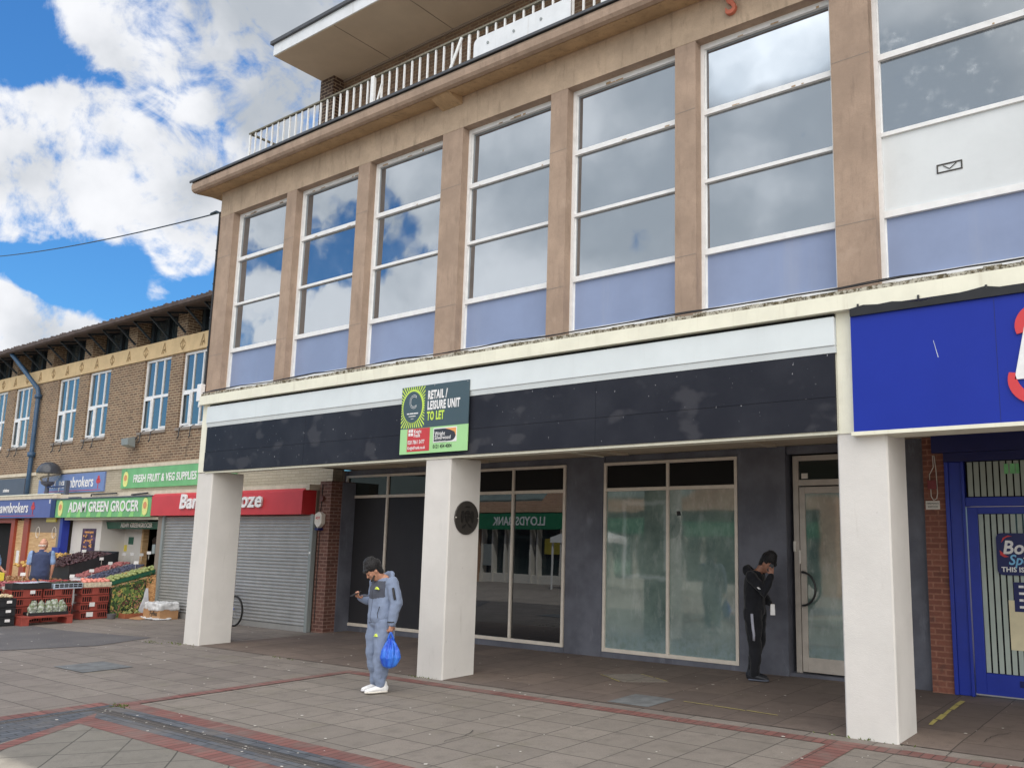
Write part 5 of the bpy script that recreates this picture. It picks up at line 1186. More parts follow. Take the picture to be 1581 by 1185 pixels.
def hand_geo(mb, wrist, dirv, palmn, curl, thumb_side, s=1.0, spread=.012):
    """palm, four unequal bent fingers, and a thumb leaving the side of the palm"""
    w_ = V(wrist); d = V(dirv).normalized(); n_ = (V(palmn)-d*V(palmn).dot(d)).normalized(); sd_ = d.cross(n_)*thumb_side
    mb.loft([w_, w_+d*.035*s, w_+d*.078*s], [(.022*s,.017*s), (.034*s,.016*s), (.036*s,.014*s)], 12, sd_)
    for i, L_ in enumerate((.070, .080, .074, .060)):
        b = w_+d*.080*s+sd_*(.028-.0185*i)*s; p = b; dd = d.copy(); pts = [b-d*.01]; ang = curl*(1+.08*i)
        for seg in (.45, .32, .23):
            dd = (Matrix.Rotation(ang, 3, sd_.cross(V((0,0,0))) if False else (d.cross(n_)).normalized()) @ dd); p = p+dd*L_*seg*s*1.0; pts.append(p.copy())
        mb.loft(pts, [.0090*s,.0088*s,.0080*s,.0068*s], 8, sd_)
    b = w_+d*.025*s+sd_*.028*s; t1 = b+(d*.6+sd_*.75+n_*.25).normalized()*.035*s; t2 = t1+(d*.9+sd_*.15+n_*.5).normalized()*.03*s
    mb.loft([b-sd_*.01, t1, t2], [.0125*s,.0105*s,.0085*s], 8, n_)
SKIN = {}
def skin(name, col):
    b = MatB(name); b.color(b.mix(b.ramp(b.noise(14, 4), .35, .65), tuple(x*.88 for x in col), tuple(x*1.06 for x in col))); b.p.inputs['Roughness'].default_value = .55
    b.p.inputs['Subsurface Weight'].default_value = .08; b.p.inputs['Subsurface Radius'].default_value = (.02,.008,.004); return b.m
def cloth(name, col, var=.1, rough=.85, wr=.5):
    b = MatB(name); n = b.noise(5, 5, .6); b.color(b.mix(b.ramp(n, .3, .7), tuple(x*(1-var) for x in col), tuple(x*(1+var) for x in col))); b.p.inputs['Roughness'].default_value = rough
    b.p.inputs['Specular IOR Level'].default_value = .25
    b.p.inputs['Sheen Weight'].default_value = .15; b.bump(b.math('ADD', b.noise(9, 4, .6, stretch=(1.2,1.2,.7)), b.math('MULTIPLY', b.noise(160, 2), .12)), wr, .02); return b.m
def placed(name, label, loc, heading):
    h = V(heading).normalized(); rz = math.atan2(h.x, -h.y)   # local -y -> heading
    p = thing(name, label, 'person', loc, rz=rz); BASE[p.name] = Vector((0,0,0)); return p

# ---- man in the grey tracksuit, looking at his phone (faces local -y, his left is +x)
m1 = placed('person', 'man in a grey blue hooded tracksuit and white trainers looking down at a phone', (-5.81, -1.19, GZ(-5.86)), (-.16, -1)); m1.scale = (1.02,1.02,1.02)
S1 = 1.0
ft = [(-.085,.0), (.10,-.05)]
def leg_pts(side, foot, hipz=.88, knee=.48, hx=.10, bend=.0):
    x = hx*side; return [V((x, .015, hipz)), V((x*.98+foot[0]*.02, -.0-bend*.5, hipz-.2)), V(((x+foot[0])/2, -.02-bend, knee)), V((foot[0], .02+foot[1], .25)), V((foot[0], .035+foot[1], .09))]
b_ = MB()
Thead = head_geo(b_, (0,-.075,1.455), R(36), R(-24), 1.0)
b_.loft([(0,-.0,1.36),(0,-.03,1.42),(0,-.065,1.475)], [(.062,.058),(.054,.054),(.056,.060)], 14)
b_.loft([(0,.01,.90),(0,.005,1.10),(0,.01,1.30),(0,.01,1.40)], [(.145,.095),(.13,.09),(.16,.10),(.10,.07)], 16)
for sd_ in (-1, 1): b_.loft(leg_pts(sd_, ft[0] if sd_ < 0 else ft[1]), [(.080,.085),(.075,.08),(.052,.056),(.045,.048),(.035,.04)], 12)
RS, RE, RW = V((-.20,.015,1.375)), V((-.25,.03,1.115)), V((-.165,-.205,1.165))     # right arm holds the phone
LS, LE, LW = V((.205,.015,1.375)), V((.275,.045,1.10)), V((.275,-.01,.865))
for a, b, c in ((RS,RE,RW), (LS,LE,LW)): b_.loft([a, a.lerp(b,.5), b, b.lerp(c,.5), c], [(.05,.05),(.044,.044),(.038,.038),(.034,.034),(.026,.022)], 12)
hd = (V((-.10,-.33,1.205))-RW).normalized()
hand_geo(b_, RW+hd*.01, hd, (0.25,-.1,1), R(34), -1, 1.0)
hand_geo(b_, LW+V((0,0,-.01)), (.0,-.06,-1), (-1,0,0), R(52), 1, 1.02)
sk1 = skin('warm_brown_skin', A((172,122,96)))
body = meshobj('body', remeshed(b_, .0052, 3), sk1, m1); eyes(Thead, m1, 'black')
def hairgeo(T, vox=.006, fringe=True, low=.075, thick=.016):
    h = MB(); h.loft([(0,.012,.095),(0,.008,.135),(0,.004,.175),(0,.006,.205)], [(.079+thick*.2,.099+thick*.3),(.083+thick*.4,.108+thick*.6),(.080+thick*.3,.104+thick*.5),(.066,.088)], 20)
    h.loft([(0,.050,.02),(0,.052,.07),(0,.03,.13)], [(.060,.045),(.068,.056),(.07,.07)], 16)
    if fringe: h.loft([(-.045,-.088,.132),(0,-.102,.135),(.045,-.088,.132)], [.026,.030,.026], 12, (0,0,1))
    for sx in (-1,1): h.loft([(sx*.072,.012,.13),(sx*.076,-.0,.095)], [(.018,.03),(.012,.022)], 10)
    bmesh.ops.transform(h.bm, matrix=T, verts=h.bm.verts); return remeshed(h, vox, 2, (70, .0045, None))
hair_m = cloth('black_hair', (.010,.009,.010), .3, .5, .8)
meshobj('hair', hairgeo(Thead), hair_m, m1)
bd_ = MB(); bd_.loft([(-.060,-.045,.028),(-.045,-.083,-.0),(0,-.104,-.014),(.045,-.083,-.0),(.060,-.045,.028)], [(.014,.010),(.015,.012),(.016,.013),(.015,.012),(.014,.010)], 10, (0,0,1)); bmesh.ops.transform(bd_.bm, matrix=Thead, verts=bd_.bm.verts)
meshobj('beard', remeshed(bd_, .005, 2), cloth('short_beard', (.05,.035,.028), .3, .8), m1)
grey1 = cloth('grey_blue_fleece', A((116,130,156)), .07); dark1 = cloth('charcoal_fleece', A((68,72,84)), .07)
def wr(co): return 1.0
jk = MB()
jk.loft([(0,.012,.865),(0,.010,.93),(0,.012,1.05),(0,.012,1.18),(0,.014,1.29),(0,.016,1.36),(0,.012,1.41)], [(.196,.148),(.212,.160),(.206,.155),(.210,.155),(.214,.148),(.190,.125),(.110,.085)], 26, cap=.25)
for a, b, c in ((RS,RE,RW), (LS,LE,LW)): jk.loft([a+V((0,0,-.01)), a.lerp(b,.5), b, b.lerp(c,.5), a*0+c], [(.082,.086),(.080,.084),(.073,.077),(.064,.066),(.046,.044)], 14)
jk.loft([(-.10,.075,1.42),(-.05,.105,1.455),(.05,.105,1.455),(.10,.075,1.42)], [(.035,.03),(.05,.035),(.05,.035),(.035,.03)], 12, (0,0,1))
jk.loft([(-.105,-.01,1.405),(-.085,-.07,1.36)], [.028,.022], 10); jk.loft([(.105,-.01,1.405),(.085,-.07,1.36)], [.028,.022], 10)
jm = remeshed(jk, .0075, 5, (9, .014, None))
jo = meshobj('jacket', jm, [grey1, dark1, 'black'], m1)
for p in jm.polygons:
    c = p.center; armx = abs(c.x) > .178+.02*(1.3-c.z)
    if c.y < .0 and not armx and c.z > 1.155+.06*abs(c.x)/.17*0+.05*(1-abs(c.x)/.17)*0 + (.035 if abs(c.x) < .0 else .03*(abs(c.x)/.17)) - .0 and c.z < 1.385: p.material_index = 1
    if abs(c.x) < .006 and c.y < -.06 and c.z < 1.30: p.material_index = 2
    if .845 < c.z < .865 and abs(c.x) < .2 and abs(p.normal.z) < .7: p.material_index = 2
mb = MB(); mb.loft([(.298,-.025,1.30),(.322,-.02,1.22),(.336,-.014,1.17)], [(.012,.018)]*3, 8, (1,0,0)); mb.build('sleeve_pocket', 'black', m1, smooth=True)
mb = MB(); mb.loft([(.15,-.118,1.07),(.135,-.135,.98),(.14,-.13,.93)], [.004]*3, 6); mb.tube([(LW.x+.046*math.cos(t*.7), LW.y+.046*math.sin(t*.7), .885) for t in range(9)], .009, 6, closed=True); mb.build('pocket_seam', 'black', m1)
logo = plain('lime_logo', A((200,240,50)), .5)
mb = MB(); mb.prism([(.060,1.285),(.075,1.30),(.090,1.315),(.108,1.308),(.125,1.295),(.14,1.283)], 'y', -.148, -.125); mb.build('chest_emblem', logo, m1)
tr = MB()
for sd_ in (-1, 1):
    L_ = leg_pts(sd_, ft[0] if sd_ < 0 else ft[1]); tr.loft(L_+[], [(.118,.132),(.120,.130),(.098,.108),(.082,.088),(.060,.066)], 18)
    f_ = ft[0] if sd_ < 0 else ft[1]; tr.loft([(f_[0],.03+f_[1],.16),(f_[0],.032+f_[1],.10)], [(.062,.066),(.056,.060)], 14)
tr.loft([(0,.012,.92),(0,.015,.85),(0,.015,.80)], [(.185,.135),(.19,.14),(.13,.11)], 20)
tm = remeshed(tr, .0075, 4, (10, .016, lambda co: 1.5 if co.z < .32 else .9))
meshobj('trousers', tm, grey1, m1)
mb = MB(); mb.prism([(.075,.700),(.10,.72),(.112,.735),(.125,.722),(.14,.70)], 'y', -.138, -.110); mb.build('thigh_emblem', logo, m1)
white1 = plain('white_trainer', A((222,224,236)), .5, .05, 30, .1)
def shoe(parent, x, y, ang, mat, sole, L_=.275):
    sh_ = MB(); sh_.loft([(0,.075,.052),(0,.03,.060),(0,-.05,.050),(0,-.13,.040),(0,-.17,.034)], [(.034,.046),(.040,.050),(.043,.040),(.043,.030),(.032,.024)], 14)
    sh_.loft([(0,.055,.06),(0,.045,.12)], [(.038,.046),(.036,.042)], 12)
    s2_ = MB(); s2_.loft([(0,.082,.016),(0,.0,.016),(0,-.10,.016),(0,-.182,.020)], [(.040,.017),(.043,.017),(.047,.016),(.036,.014)], 12)
    T = Matrix.Translation((x, y, 0)) @ Matrix.Rotation(ang, 4, 'Z')
    for q in (sh_, s2_): bmesh.ops.transform(q.bm, matrix=T, verts=q.bm.verts)
    o = meshobj('shoe', remeshed(sh_, .006, 2), mat, parent); meshobj('sole', remeshed(s2_, .006, 1), sole, o)
shoe(m1, ft[0][0], .02+ft[0][1]+.01, R(-6), white1, plain('white_sole', A((205,205,212)), .6)); shoe(m1, ft[1][0], .02+ft[1][1]+.01, R(-14), white1, 'offwhite')
# phone and carrier bag are things of their own
def to_world(root, v): return root.matrix_world @ V(v)
bpy.context.view_layer.update()
hp = to_world(m1, RW+hd*.135+V((0,0,.022)))
ph = MB(); ph.box(-.036,.036,-.075,.075,-.004,.004); ph_o = ph.build('mobile_phone', 'blackm', base=(0,0,0), bevel=.002); ph_o.location = hp; ph_o.rotation_euler = (R(22), R(-6), m1.rotation_euler.z+R(8)); tag(ph_o, 'mobile phone held in the right hand of the man in grey', 'phone')
bagroot = thing('carrier_bag', 'bright blue plastic carrier bag hanging from the hand of the man in grey', 'bag', to_world(m1, (.285,-.03,.31))); BASE[bagroot.name] = Vector((0,0,0))
bg_ = MB(); bg_.loft([(0,0,.05),(0,0,.12),(0,0,.22),(0,0,.30),(.0,0,.36)], [(.125,.075),(.150,.095),(.130,.080),(.085,.050),(.035,.022)], 22)
bm_ = remeshed(bg_, .007, 2, None)
for v_ in bm_.vertices:
    a_ = math.atan2(v_.co.y, v_.co.x); k_ = min(1, max(0, (v_.co.z-.02)/.2)); h_ = .012*k_*math.sin(a_*7+2*math.sin(v_.co.z*9))+.014*noise.noise(Vector((math.cos(a_)*2, math.sin(a_)*2, v_.co.z*5)))
    v_.co.x += math.cos(a_)*h_; v_.co.y += math.sin(a_)*h_
bo = meshobj('bag_body', bm_, 'bag', bagroot)
for s_ in (-1, 1):
    mb = MB(); mb.tube([(s_*.045,.01,.33),(s_*.028,0,.39),(s_*.010,-.01,.445),(0,-.012,.462)], [(.022,.008),(.018,.007),(.012,.006),(.009,.006)], 8); mb.build('bag_handle', 'bag', bagroot, smooth=True)
bagroot.rotation_euler = (0, 0, R(35)); bagroot.scale = (.88,.88,.93); bagroot.location.z += .035; bagroot.location.x += .02

# ---- man in black leaning by the dark pilaster, phone at his ear
m2 = placed('person', 'man in a black hooded tracksuit with head bowed and a phone at his ear', (-2.26, 2.68, GZ(-2.26)), (.90, .10)); m2.scale = (1.045,1.045,1.045)
b_ = MB(); K = 1.04
T2 = head_geo(b_, (0,-.115,1.515), R(38), R(-6), 1.03)
b_.loft([(0,-.01,1.40),(0,-.05,1.46),(0,-.095,1.525)], [(.064,.06),(.056,.056),(.058,.062)], 14)
b_.loft([(0,.02,.95),(0,.02,1.15),(0,.0,1.33),(0,-.01,1.43)], [(.15,.10),(.14,.095),(.165,.105),(.10,.07)], 16)
f2 = [(-.075,-.03), (.085,.05)]
def lp2(sd_, f): return [V((.095*sd_,.02,.93)), V((.09*sd_,.012,.72)), V((.085*sd_,.0,.50)), V((f[0],.03+f[1],.27)), V((f[0],.045+f[1],.09))]
for sd_ in (-1, 1): b_.loft(lp2(sd_, f2[0] if sd_ < 0 else f2[1]), [(.085,.09),(.078,.082),(.054,.058),(.046,.05),(.036,.04)], 12)
RS, RE = V((-.19,.0,1.40)), V((-.205,-.19,1.185)); RW = V((-.125,-.265,1.415))
LS, LE, LW = V((.19,.01,1.40)), V((.235,-.0,1.13)), V((.10,-.165,1.02))
for a, b, c in ((RS,RE,RW), (LS,LE,LW)): b_.loft([a, a.lerp(b,.5), b, b.lerp(c,.5), c], [(.052,.052),(.046,.046),(.04,.04),(.035,.035),(.027,.023)], 12)
hd2 = V((.10,.03,1)).normalized(); hand_geo(b_, RW, hd2, (.9,.35,0), R(24), 1, 1.02)
hand_geo(b_, LW, (-.3,-.6,-.5), (-.6,.2,-.3), R(45), 1, 1.0)
sk2 = skin('brown_skin', A((150,104,82))); meshobj('body', remeshed(b_, .0055, 3), sk2, m2); eyes(T2, m2, 'black')
meshobj('hair', hairgeo(T2, thick=.002), hair_m, m2)
blk = cloth('black_fleece', (.012,.013,.017), .25, .9, .6)
jk = MB(); jk.loft([(0,.025,.88),(0,.025,.96),(0,.025,1.1),(0,.02,1.22),(0,.01,1.34),(0,.0,1.41),(0,-.01,1.455)], [(.18,.135),(.195,.148),(.185,.14),(.19,.142),(.195,.14),(.17,.12),(.10,.08)], 26, cap=.25)
for a, b, c in ((RS,RE,RW), (LS,LE,LW)): jk.loft([a, a.lerp(b,.5), b, b.lerp(c,.5), b.lerp(c,.97)], [(.078,.08),(.07,.074),(.064,.068),(.056,.058),(.044,.044)], 14)
jk.loft([(-.085,.06,1.45),(-.045,.13,1.475),(.045,.13,1.475),(.085,.06,1.45)], [(.045,.04),(.075,.05),(.075,.05),(.045,.04)], 12, (0,0,1))
jk.loft([(-.095,.03,1.45),(-.075,-.075,1.43)], [.035,.03], 10); jk.loft([(.095,.03,1.45),(.075,-.075,1.43)], [.035,.03], 10)
meshobj('hooded_top', remeshed(jk, .008, 4, (9, .014, None)), blk, m2)
tr = MB()
for sd_ in (-1, 1): tr.loft(lp2(sd_, f2[0] if sd_ < 0 else f2[1]), [(.115,.128),(.108,.118),(.086,.094),(.072,.078),(.058,.064)], 18)
tr.loft([(0,.02,.97),(0,.022,.90),(0,.022,.84)], [(.165,.125),(.172,.13),(.12,.11)], 20)
meshobj('trousers', remeshed(tr, .008, 4, (11, .012, None)), blk, m2)
stp = plain('grey_stripe', A((150,152,166)), .7)
mb = MB(); mb.tube([(-.214,-.01,.90),(-.207,-.012,.80),(-.197,-.018,.70),(-.186,-.025,.62),(-.176,-.02,.54)], [(.008,.019),(.010,.020),(.010,.019),(.010,.018),(.008,.017)], 10, ref=(1,0,0)); mb.build('side_stripe', stp, m2, smooth=True)
mb = MB(); mb.prism([(-.16,1.235),(-.135,1.26),(-.11,1.262),(-.135,1.235)], 'x', -.285, -.262); mb.build('sleeve_emblem', 'white', m2)
dsh = plain('black_trainer', (.018,.02,.026), .5, .2, 30, .1)
shoe(m2, f2[0][0], .035+f2[0][1], R(0), dsh, plain('grey_sole', A((84,90,104)), .6)); shoe(m2, f2[1][0], .035+f2[1][1], R(10), dsh, 'black')
bpy.context.view_layer.update()
ph = MB(); ph.box(-.004,.004,-.036,.036,-.072,.072); o = ph.build('mobile_phone', 'blackm', base=(0,0,0), bevel=.002); o.location = to_world(m2, RW+V((.020,.02,.10))); o.rotation_euler = (R(30), R(8), m2.rotation_euler.z); o.scale = (1,.85,.85); tag(o, 'mobile phone held to the ear of the man in black', 'phone')
pb = MB(); pb.quadbox([(-.05,-.035,0),(-.05,.035,0),(.05,.035,0),(.05,-.035,0),(-.042,-.03,.155),(-.042,.03,.155),(.042,.03,.155),(.042,-.03,.155)])
o = pb.build('paper_bag', 'paper', base=(0,0,0), bevel=.006); o.location = to_world(m2, (.03,-.225,.875)); o.rotation_euler = (0,R(4),m2.rotation_euler.z+.3); tag(o, 'small white paper bag held by the man in black', 'bag')

# ---- two distant people by the stall
def simple_person(label, loc, heading, H, skinc, topm, legm, bald, arms, hairm=None, pitch=-10, yaw=0, sleeve=.55, vestm=None, belly=1.0):
    p = placed('person', label, loc, heading); s = H/1.75
    b = MB(); T = head_geo(b, (0,-.03*s,1.50*s), R(-pitch), R(-yaw), s)
    b.loft([(0,.0,1.40*s),(0,-.02*s,1.52*s)], [(.06*s,.058*s),(.056*s,.06*s)], 12)
    b.loft([(0,.01,.92*s),(0,.005,1.12*s),(0,.01,1.32*s),(0,.01,1.42*s)], [(.15*s,.10*s),(.14*s,.095*s),(.165*s,.10*s),(.10*s,.07*s)], 16)
    for sd_ in (-1, 1): b.loft([(sd_*.1*s,.01,.90*s),(sd_*.1*s,0,.5*s),(sd_*.11*s,.03,.09*s)], [(.085,.09),(.055,.06),(.04,.045)], 12)
    P = []
    for (a, e, w_, hdv) in arms:
        a, e, w_ = V(a)*s, V(e)*s, V(w_)*s; P.append((a,e,w_)); b.loft([a, a.lerp(e,.5), e, e.lerp(w_,.5), w_], [(.055,.055),(.047,.047),(.042,.042),(.037,.037),(.028,.024)], 12)
        hand_geo(b, w_, hdv, (1 if a.x < 0 else -1, 0, 0), R(25), 1 if a.x > 0 else -1, s)
    sk = skin('skin_'+str(len(bpy.data.materials)), skinc); meshobj('body', remeshed(b, .008, 3), sk, p); eyes(T, p, 'black')
    if hairm:
        if bald:
            h = MB(); h.loft([(-.073,.01,.07),(-.06,.065,.07),(0,.092,.07),(.06,.065,.07),(.073,.01,.07)], [(.022,.01)]*5, 10, (0,0,1)); bmesh.ops.transform(h.bm, matrix=T, verts=h.bm.verts); meshobj('hair', remeshed(h, .007, 2), hairm, p)
        else: meshobj('hair', hairgeo(T), hairm, p)
    j = MB(); bl_ = belly
    j.loft([(0,.012,.88*s),(0,.01,1.0*s),(0,.0,1.12*s),(0,.01,1.26*s),(0,.012,1.37*s),(0,.008,1.43*s)], [(.185*s,.14*s*bl_),(.19*s,.145*s*bl_),(.185*s,.142*s*bl_),(.198*s,.138*s),(.178*s,.12*s),(.09*s,.072*s)], 24)
    for a, e, w_ in P: j.loft([a, a.lerp(e,.5), a.lerp(e, sleeve+.35)], [(.078,.082),(.072,.076),(.066,.07)], 14)
    jm_ = remeshed(j, .011, 4, (11, .010, None)); meshobj('shirt', jm_, [topm, vestm or topm], p)
    if vestm:
        for q in jm_.polygons:
            if abs(q.center.x) < .185*s and not (q.center.y < -.02 and abs(q.center.x) < .03): q.material_index = 1
    t = MB(); t.loft([(0,.01,.95*s),(0,.012,.86*s)], [(.165*s,.125*s),(.15*s,.12*s)], 18)
    for sd_ in (-1, 1): t.loft([(sd_*.1*s,.01,.88*s),(sd_*.1*s,0,.5*s),(sd_*.11*s,.03,.1*s)], [(.112,.118),(.085,.09),(.068,.07)], 14)
    meshobj('trousers', remeshed(t, .011, 3, (10, .01, None)), legm, p)
    for sd_ in (-1, 1): shoe(p, sd_*.11*s, .03, 0, dsh, 'black')
    return p
simple_person('bald man in a navy body warmer and pale blue shirt behind the fruit crates', (-21.6, .88, GZ(-21.6)), (-.85,.35), 1.93, A((204,150,124)), cloth('pale_blue_cotton', A((126,154,196))), cloth('dark_denim', A((50,60,84))), True,
    [((-.19,.01,1.39),(-.24,.05,1.12),(-.22,-.05,.88),(0,-.1,-1)), ((.19,.01,1.39),(.235,.03,1.12),(.235,-.06,.86),(0,-.1,-1))], cloth('white_stubble', A((190,180,170))), -4, 40, .45, cloth('navy_gilet', A((58,70,104))), 1.12)
simple_person('shopper in a blue top cut off by the left edge', (-22.0, -.12, GZ(-22)), (.75,.45), 1.87, A((190,134,108)), cloth('mid_blue_cotton', A((112,150,206)), .35), cloth('navy_cotton', A((44,60,100))), False,
    [((-.19,.01,1.39),(-.25,-.05,1.12),(-.16,-.27,1.02),(.2,-1,-.2)), ((.19,.01,1.39),(.25,-.05,1.12),(.12,-.28,1.02),(-.2,-1,-.2))], cloth('grey_hair', A((84,80,80))), -14, 0, .4, None, 1.25)

# ================================================================== FRUIT STALL
XS = -19.2; ZG = -.125
def heap(mb, x0, x1, y0, y1, z0, z1, r, n, up=.06, seed=1, sub=1):
    rd = random.Random(seed)
    for k in range(n):
        u, v = rd.random(), rd.random(); hgt = up*math.sin(math.pi*u)**.5*math.sin(math.pi*v)**.5*rd.random()
        c = (x0+(x1-x0)*u, y0+(y1-y0)*v, z0+(z1-z0)*v+hgt+r*.3); q = r*rd.uniform(.75,1.2)
        bmesh.ops.create_icosphere(mb.bm, subdivisions=sub, radius=q, matrix=Matrix.Translation(c) @ Matrix.Diagonal((1, rd.uniform(.8,1.1), rd.uniform(.75,1), 1)))
# red slatted crates
def crate_mesh(L_=.62, W_=.42, H=.185):
    mb = MB(); mb.box(-W_/2, W_/2, -L_/2, L_/2, .004, .016); t = .014
    for (xa, xb, ya, yb) in ((-W_/2, W_/2, -L_/2, -L_/2+t), (-W_/2, W_/2, L_/2-t, L_/2), (-W_/2, -W_/2+t, -L_/2+t, L_/2-t), (W_/2-t, W_/2, -L_/2+t, L_/2-t)):
        mb.box(xa, xb, ya, yb, .017, .036); mb.box(xa, xb, ya, yb, H-.036, H-.004)
    n = 12
    for k in range(n+1):
        y = -L_/2+t+(L_-2*t)*k/n; w_ = .0055 if not 5 <= k <= 7 else .026
        for xx in (-W_/2, W_/2-t): mb.box(xx+.001, xx+t-.001, max(y-w_, -L_/2+t), min(y+w_, L_/2-t), .0365, H-.0365)
    for k in range(9):
        x = -W_/2+.02+(W_-.04)*k/8
        for yy in (-L_/2, L_/2-t): mb.box(x-.01, x+.01, yy+.001, yy+t-.001, .0365, H-.0365)
    return mb
proto = crate_mesh().build('plastic_crate', 'redcrate', base=(0,0,0))
mb = MB(); mb.box(-.193,.193,-.293,.293,.02,.165); mb.build('dark_liner', 'void', proto)  # black liner added inside so the crate slots read as shaded
tiers = ('bottom', 'second from the ground', 'third from the ground', 'top')
stacks = ((-.26, 'stack behind the bagged salads'), (.40, 'middle stack'), (1.22, 'stack by the picture board'))
first = True
for sy, snm in stacks:
    for k in range(4):
        o = proto if first else dup(proto, (0,0,0))
        first = False
        o.location = (XS-.215+random.uniform(-.012,.012), sy+random.uniform(-.01,.01), ZG+.192*k); o.rotation_euler = (0,0,R(random.uniform(-1.5,1.5)))
        tag(o, 'red plastic crate, '+tiers[k]+' in the '+snm, 'crate', 'red plastic crates stacked under the fruit stall')
for k in range(4):
    o = dup(proto, (0,0,0)); o.location = (XS-.55, -.95, ZG+.192*k+.02); o.rotation_euler = (0,0,R(3)); tag(o, 'red plastic crate, '+tiers[k]+' in the stack below the yellow tub', 'crate', 'red plastic crates stacked under the fruit stall')
mb = MB(); mb.box(XS-.003,XS+.004,1.10,1.22,ZG+.30,ZG+.40); mb.box(XS-.003,XS+.004,1.05,1.20,ZG+.06,ZG+.17); mb.box(XS-.003,XS+.004,-.2,-.1,ZG+.66,ZG+.74); 
tag(mb.build('torn_labels', 'paper'), 'torn white labels stuck on the ends of the red crates', 'labels', kind='stuff')
# stall table carrying the trays
st = thing('stall_table', 'low trestle table top under the fruit trays behind the red crates', 'market stall', (-21.3, 1.2, ZG))
mb = MB(); mb.box(-23.9, XS-.45, -.7, 1.54, .58, .62); mb.build('table_top', 'ply', st)
mb = MB(); mb.quadbox([(-23.9,1.56,.60),(-23.9,1.56,.64),(XS-.02,1.56,.64),(XS-.02,1.56,.60),(-23.9,2.78,.90),(-23.9,2.78,.94),(XS-.02,2.78,.94),(XS-.02,2.78,.90)]); mb.build('sloping_top', 'ply', st)
for x in (-23.8, -21.6, -19.75):
    for y in (-.6, 1.4, 2.6):
        mb = MB(); mb.box(x-.03, x+.03, y-.03, y+.03, ZG, .58 if y < 2 else .84); mb.build('leg', 'blackm', st)
# flat trays on top
def tray(name, mat, x0, x1, y0, y1, z, h, lab, cat='tray', t=.012, slope=0., grp=None):
    mb = MB(); dz = slope*(y1-y0)
    def q(xa, xb, ya, yb, za, zb): 
        f = lambda y: slope*(y-y0)
        mb.quadbox([(xa,ya,za+f(ya)),(xa,yb,za+f(yb)),(xb,yb,za+f(yb)),(xb,ya,za+f(ya)),(xa,ya,zb+f(ya)),(xa,yb,zb+f(yb)),(xb,yb,zb+f(yb)),(xb,ya,zb+f(ya))])
    q(x0,x1,y0,y1,z,z+.01); q(x0,x1,y0,y0+t,z+.0105,z+h); q(x0,x1,y1-t,y1,z+.0105,z+h); q(x0,x0+t,y0+t,y1-t,z+.0105,z+h); q(x1-t,x1,y0+t,y1-t,z+.0105,z+h)
    o = mb.build(name, mat); return tag(o, lab, cat, grp)
zt_ = .645
tray('produce_tray', 'blackcrate', XS-.40, XS+.01, -.58, .22, zt_, .13, 'long black produce tray with folded newspapers on top at the stall corner')
mb = MB(); mb.box(XS-.38, XS-.0, -.42, -.05, zt_+.132, zt_+.142); mb.quadbox([(XS-.36,-.1,zt_+.143),(XS-.36,.2,zt_+.143),(XS-.02,.18,zt_+.143),(XS-.02,-.08,zt_+.143),(XS-.36,-.1,zt_+.156),(XS-.36,.2,zt_+.15),(XS-.02,.18,zt_+.152),(XS-.02,-.08,zt_+.16)])
tag(mb.build('newspapers', plain('blueish_newsprint', A((186,190,206)), .8, .35, 14, .1)), 'folded newspapers lying on the long black tray', 'newspaper')
tray('produce_tray', plain('pale_blue_tray', A((170,186,204)), .5), XS-.40, XS+.01, .27, .90, zt_-.02, .125, 'pale blue slatted tray of avocados between newspapers and tomatoes')
mb = MB()
for k in range(6): mb.box(XS+.0105, XS+.014, .30+k*.1, .385+k*.1, zt_+.01, zt_+.045); mb.box(XS+.0105, XS+.014, .30+k*.1, .385+k*.1, zt_+.055, zt_+.09)
tag(mb.build('tray_slots', 'black'), 'dark slots in the end of the pale blue tray', 'slots', kind='stuff')
tray('produce_tray', plain('printed_card_tray', A((196,184,160)), .8, .25, 22, .05), XS-.42, XS+.02, .94, 1.56, zt_-.01, .115, 'printed cardboard tray holding pink tomatoes beside the sloping green tray')
tom = plain('pink_tomato', A((214,128,112)), .35, .15, 12, .02)
rd = random.Random(4); tp0 = None
for k in range(18):
    mb = MB(); mb.sphere((0,0,0), .052, 12, 8, (1,1,.86)) if tp0 is None else None
    if tp0 is None: o = mb.build('tomato', tom, base=(0,0,0), smooth=True); tp0 = o
    else: mb.bm.free(); o = tp0.copy(); COL.objects.link(o)
    o.location = (XS-.07-.095*(k // 6)+rd.uniform(-.01,.01), 1.0+.098*(k % 6)+rd.uniform(-.01,.01), zt_+.115+rd.uniform(-.01,.02)+.02*(k//6)); tag(o, 'pink tomato in the cardboard tray at the stall end', 'tomato', 'pink tomatoes in the cardboard tray')
mb = MB(); heap(mb, XS-.38, XS-.02, .30, .87, zt_+.07, zt_+.07, .042, 46, .05, 3); tag(mb.build('avocados', plain('dark_avocado', A((62,64,46)), .5, .4, 20, .1), smooth=True), 'heap of dark avocados in the pale blue tray', 'avocados', kind='stuff')
row = (('cherries', A((104,44,52)), .022, 'deep red cherries heaped in the flat trays behind the avocados', -19.66, -20.2, .1, 1.5, 380, .06),
       ('radishes', A((180,96,104)), .030, 'pinkish red fruit heaped in the flat trays near the blue shopper', -19.66, -20.4, -.7, .05, 260, .07),
       ('strawberries', A((160,58,58)), .026, 'strawberries in the flat trays at the back of the stall', -20.5, -21.2, -.6, 1.4, 330, .05),
       ('potatoes', A((150,110,70)), .04, 'brown vegetables in the far flat trays', -21.3, -23.6, -.5, 1.4, 240, .08))
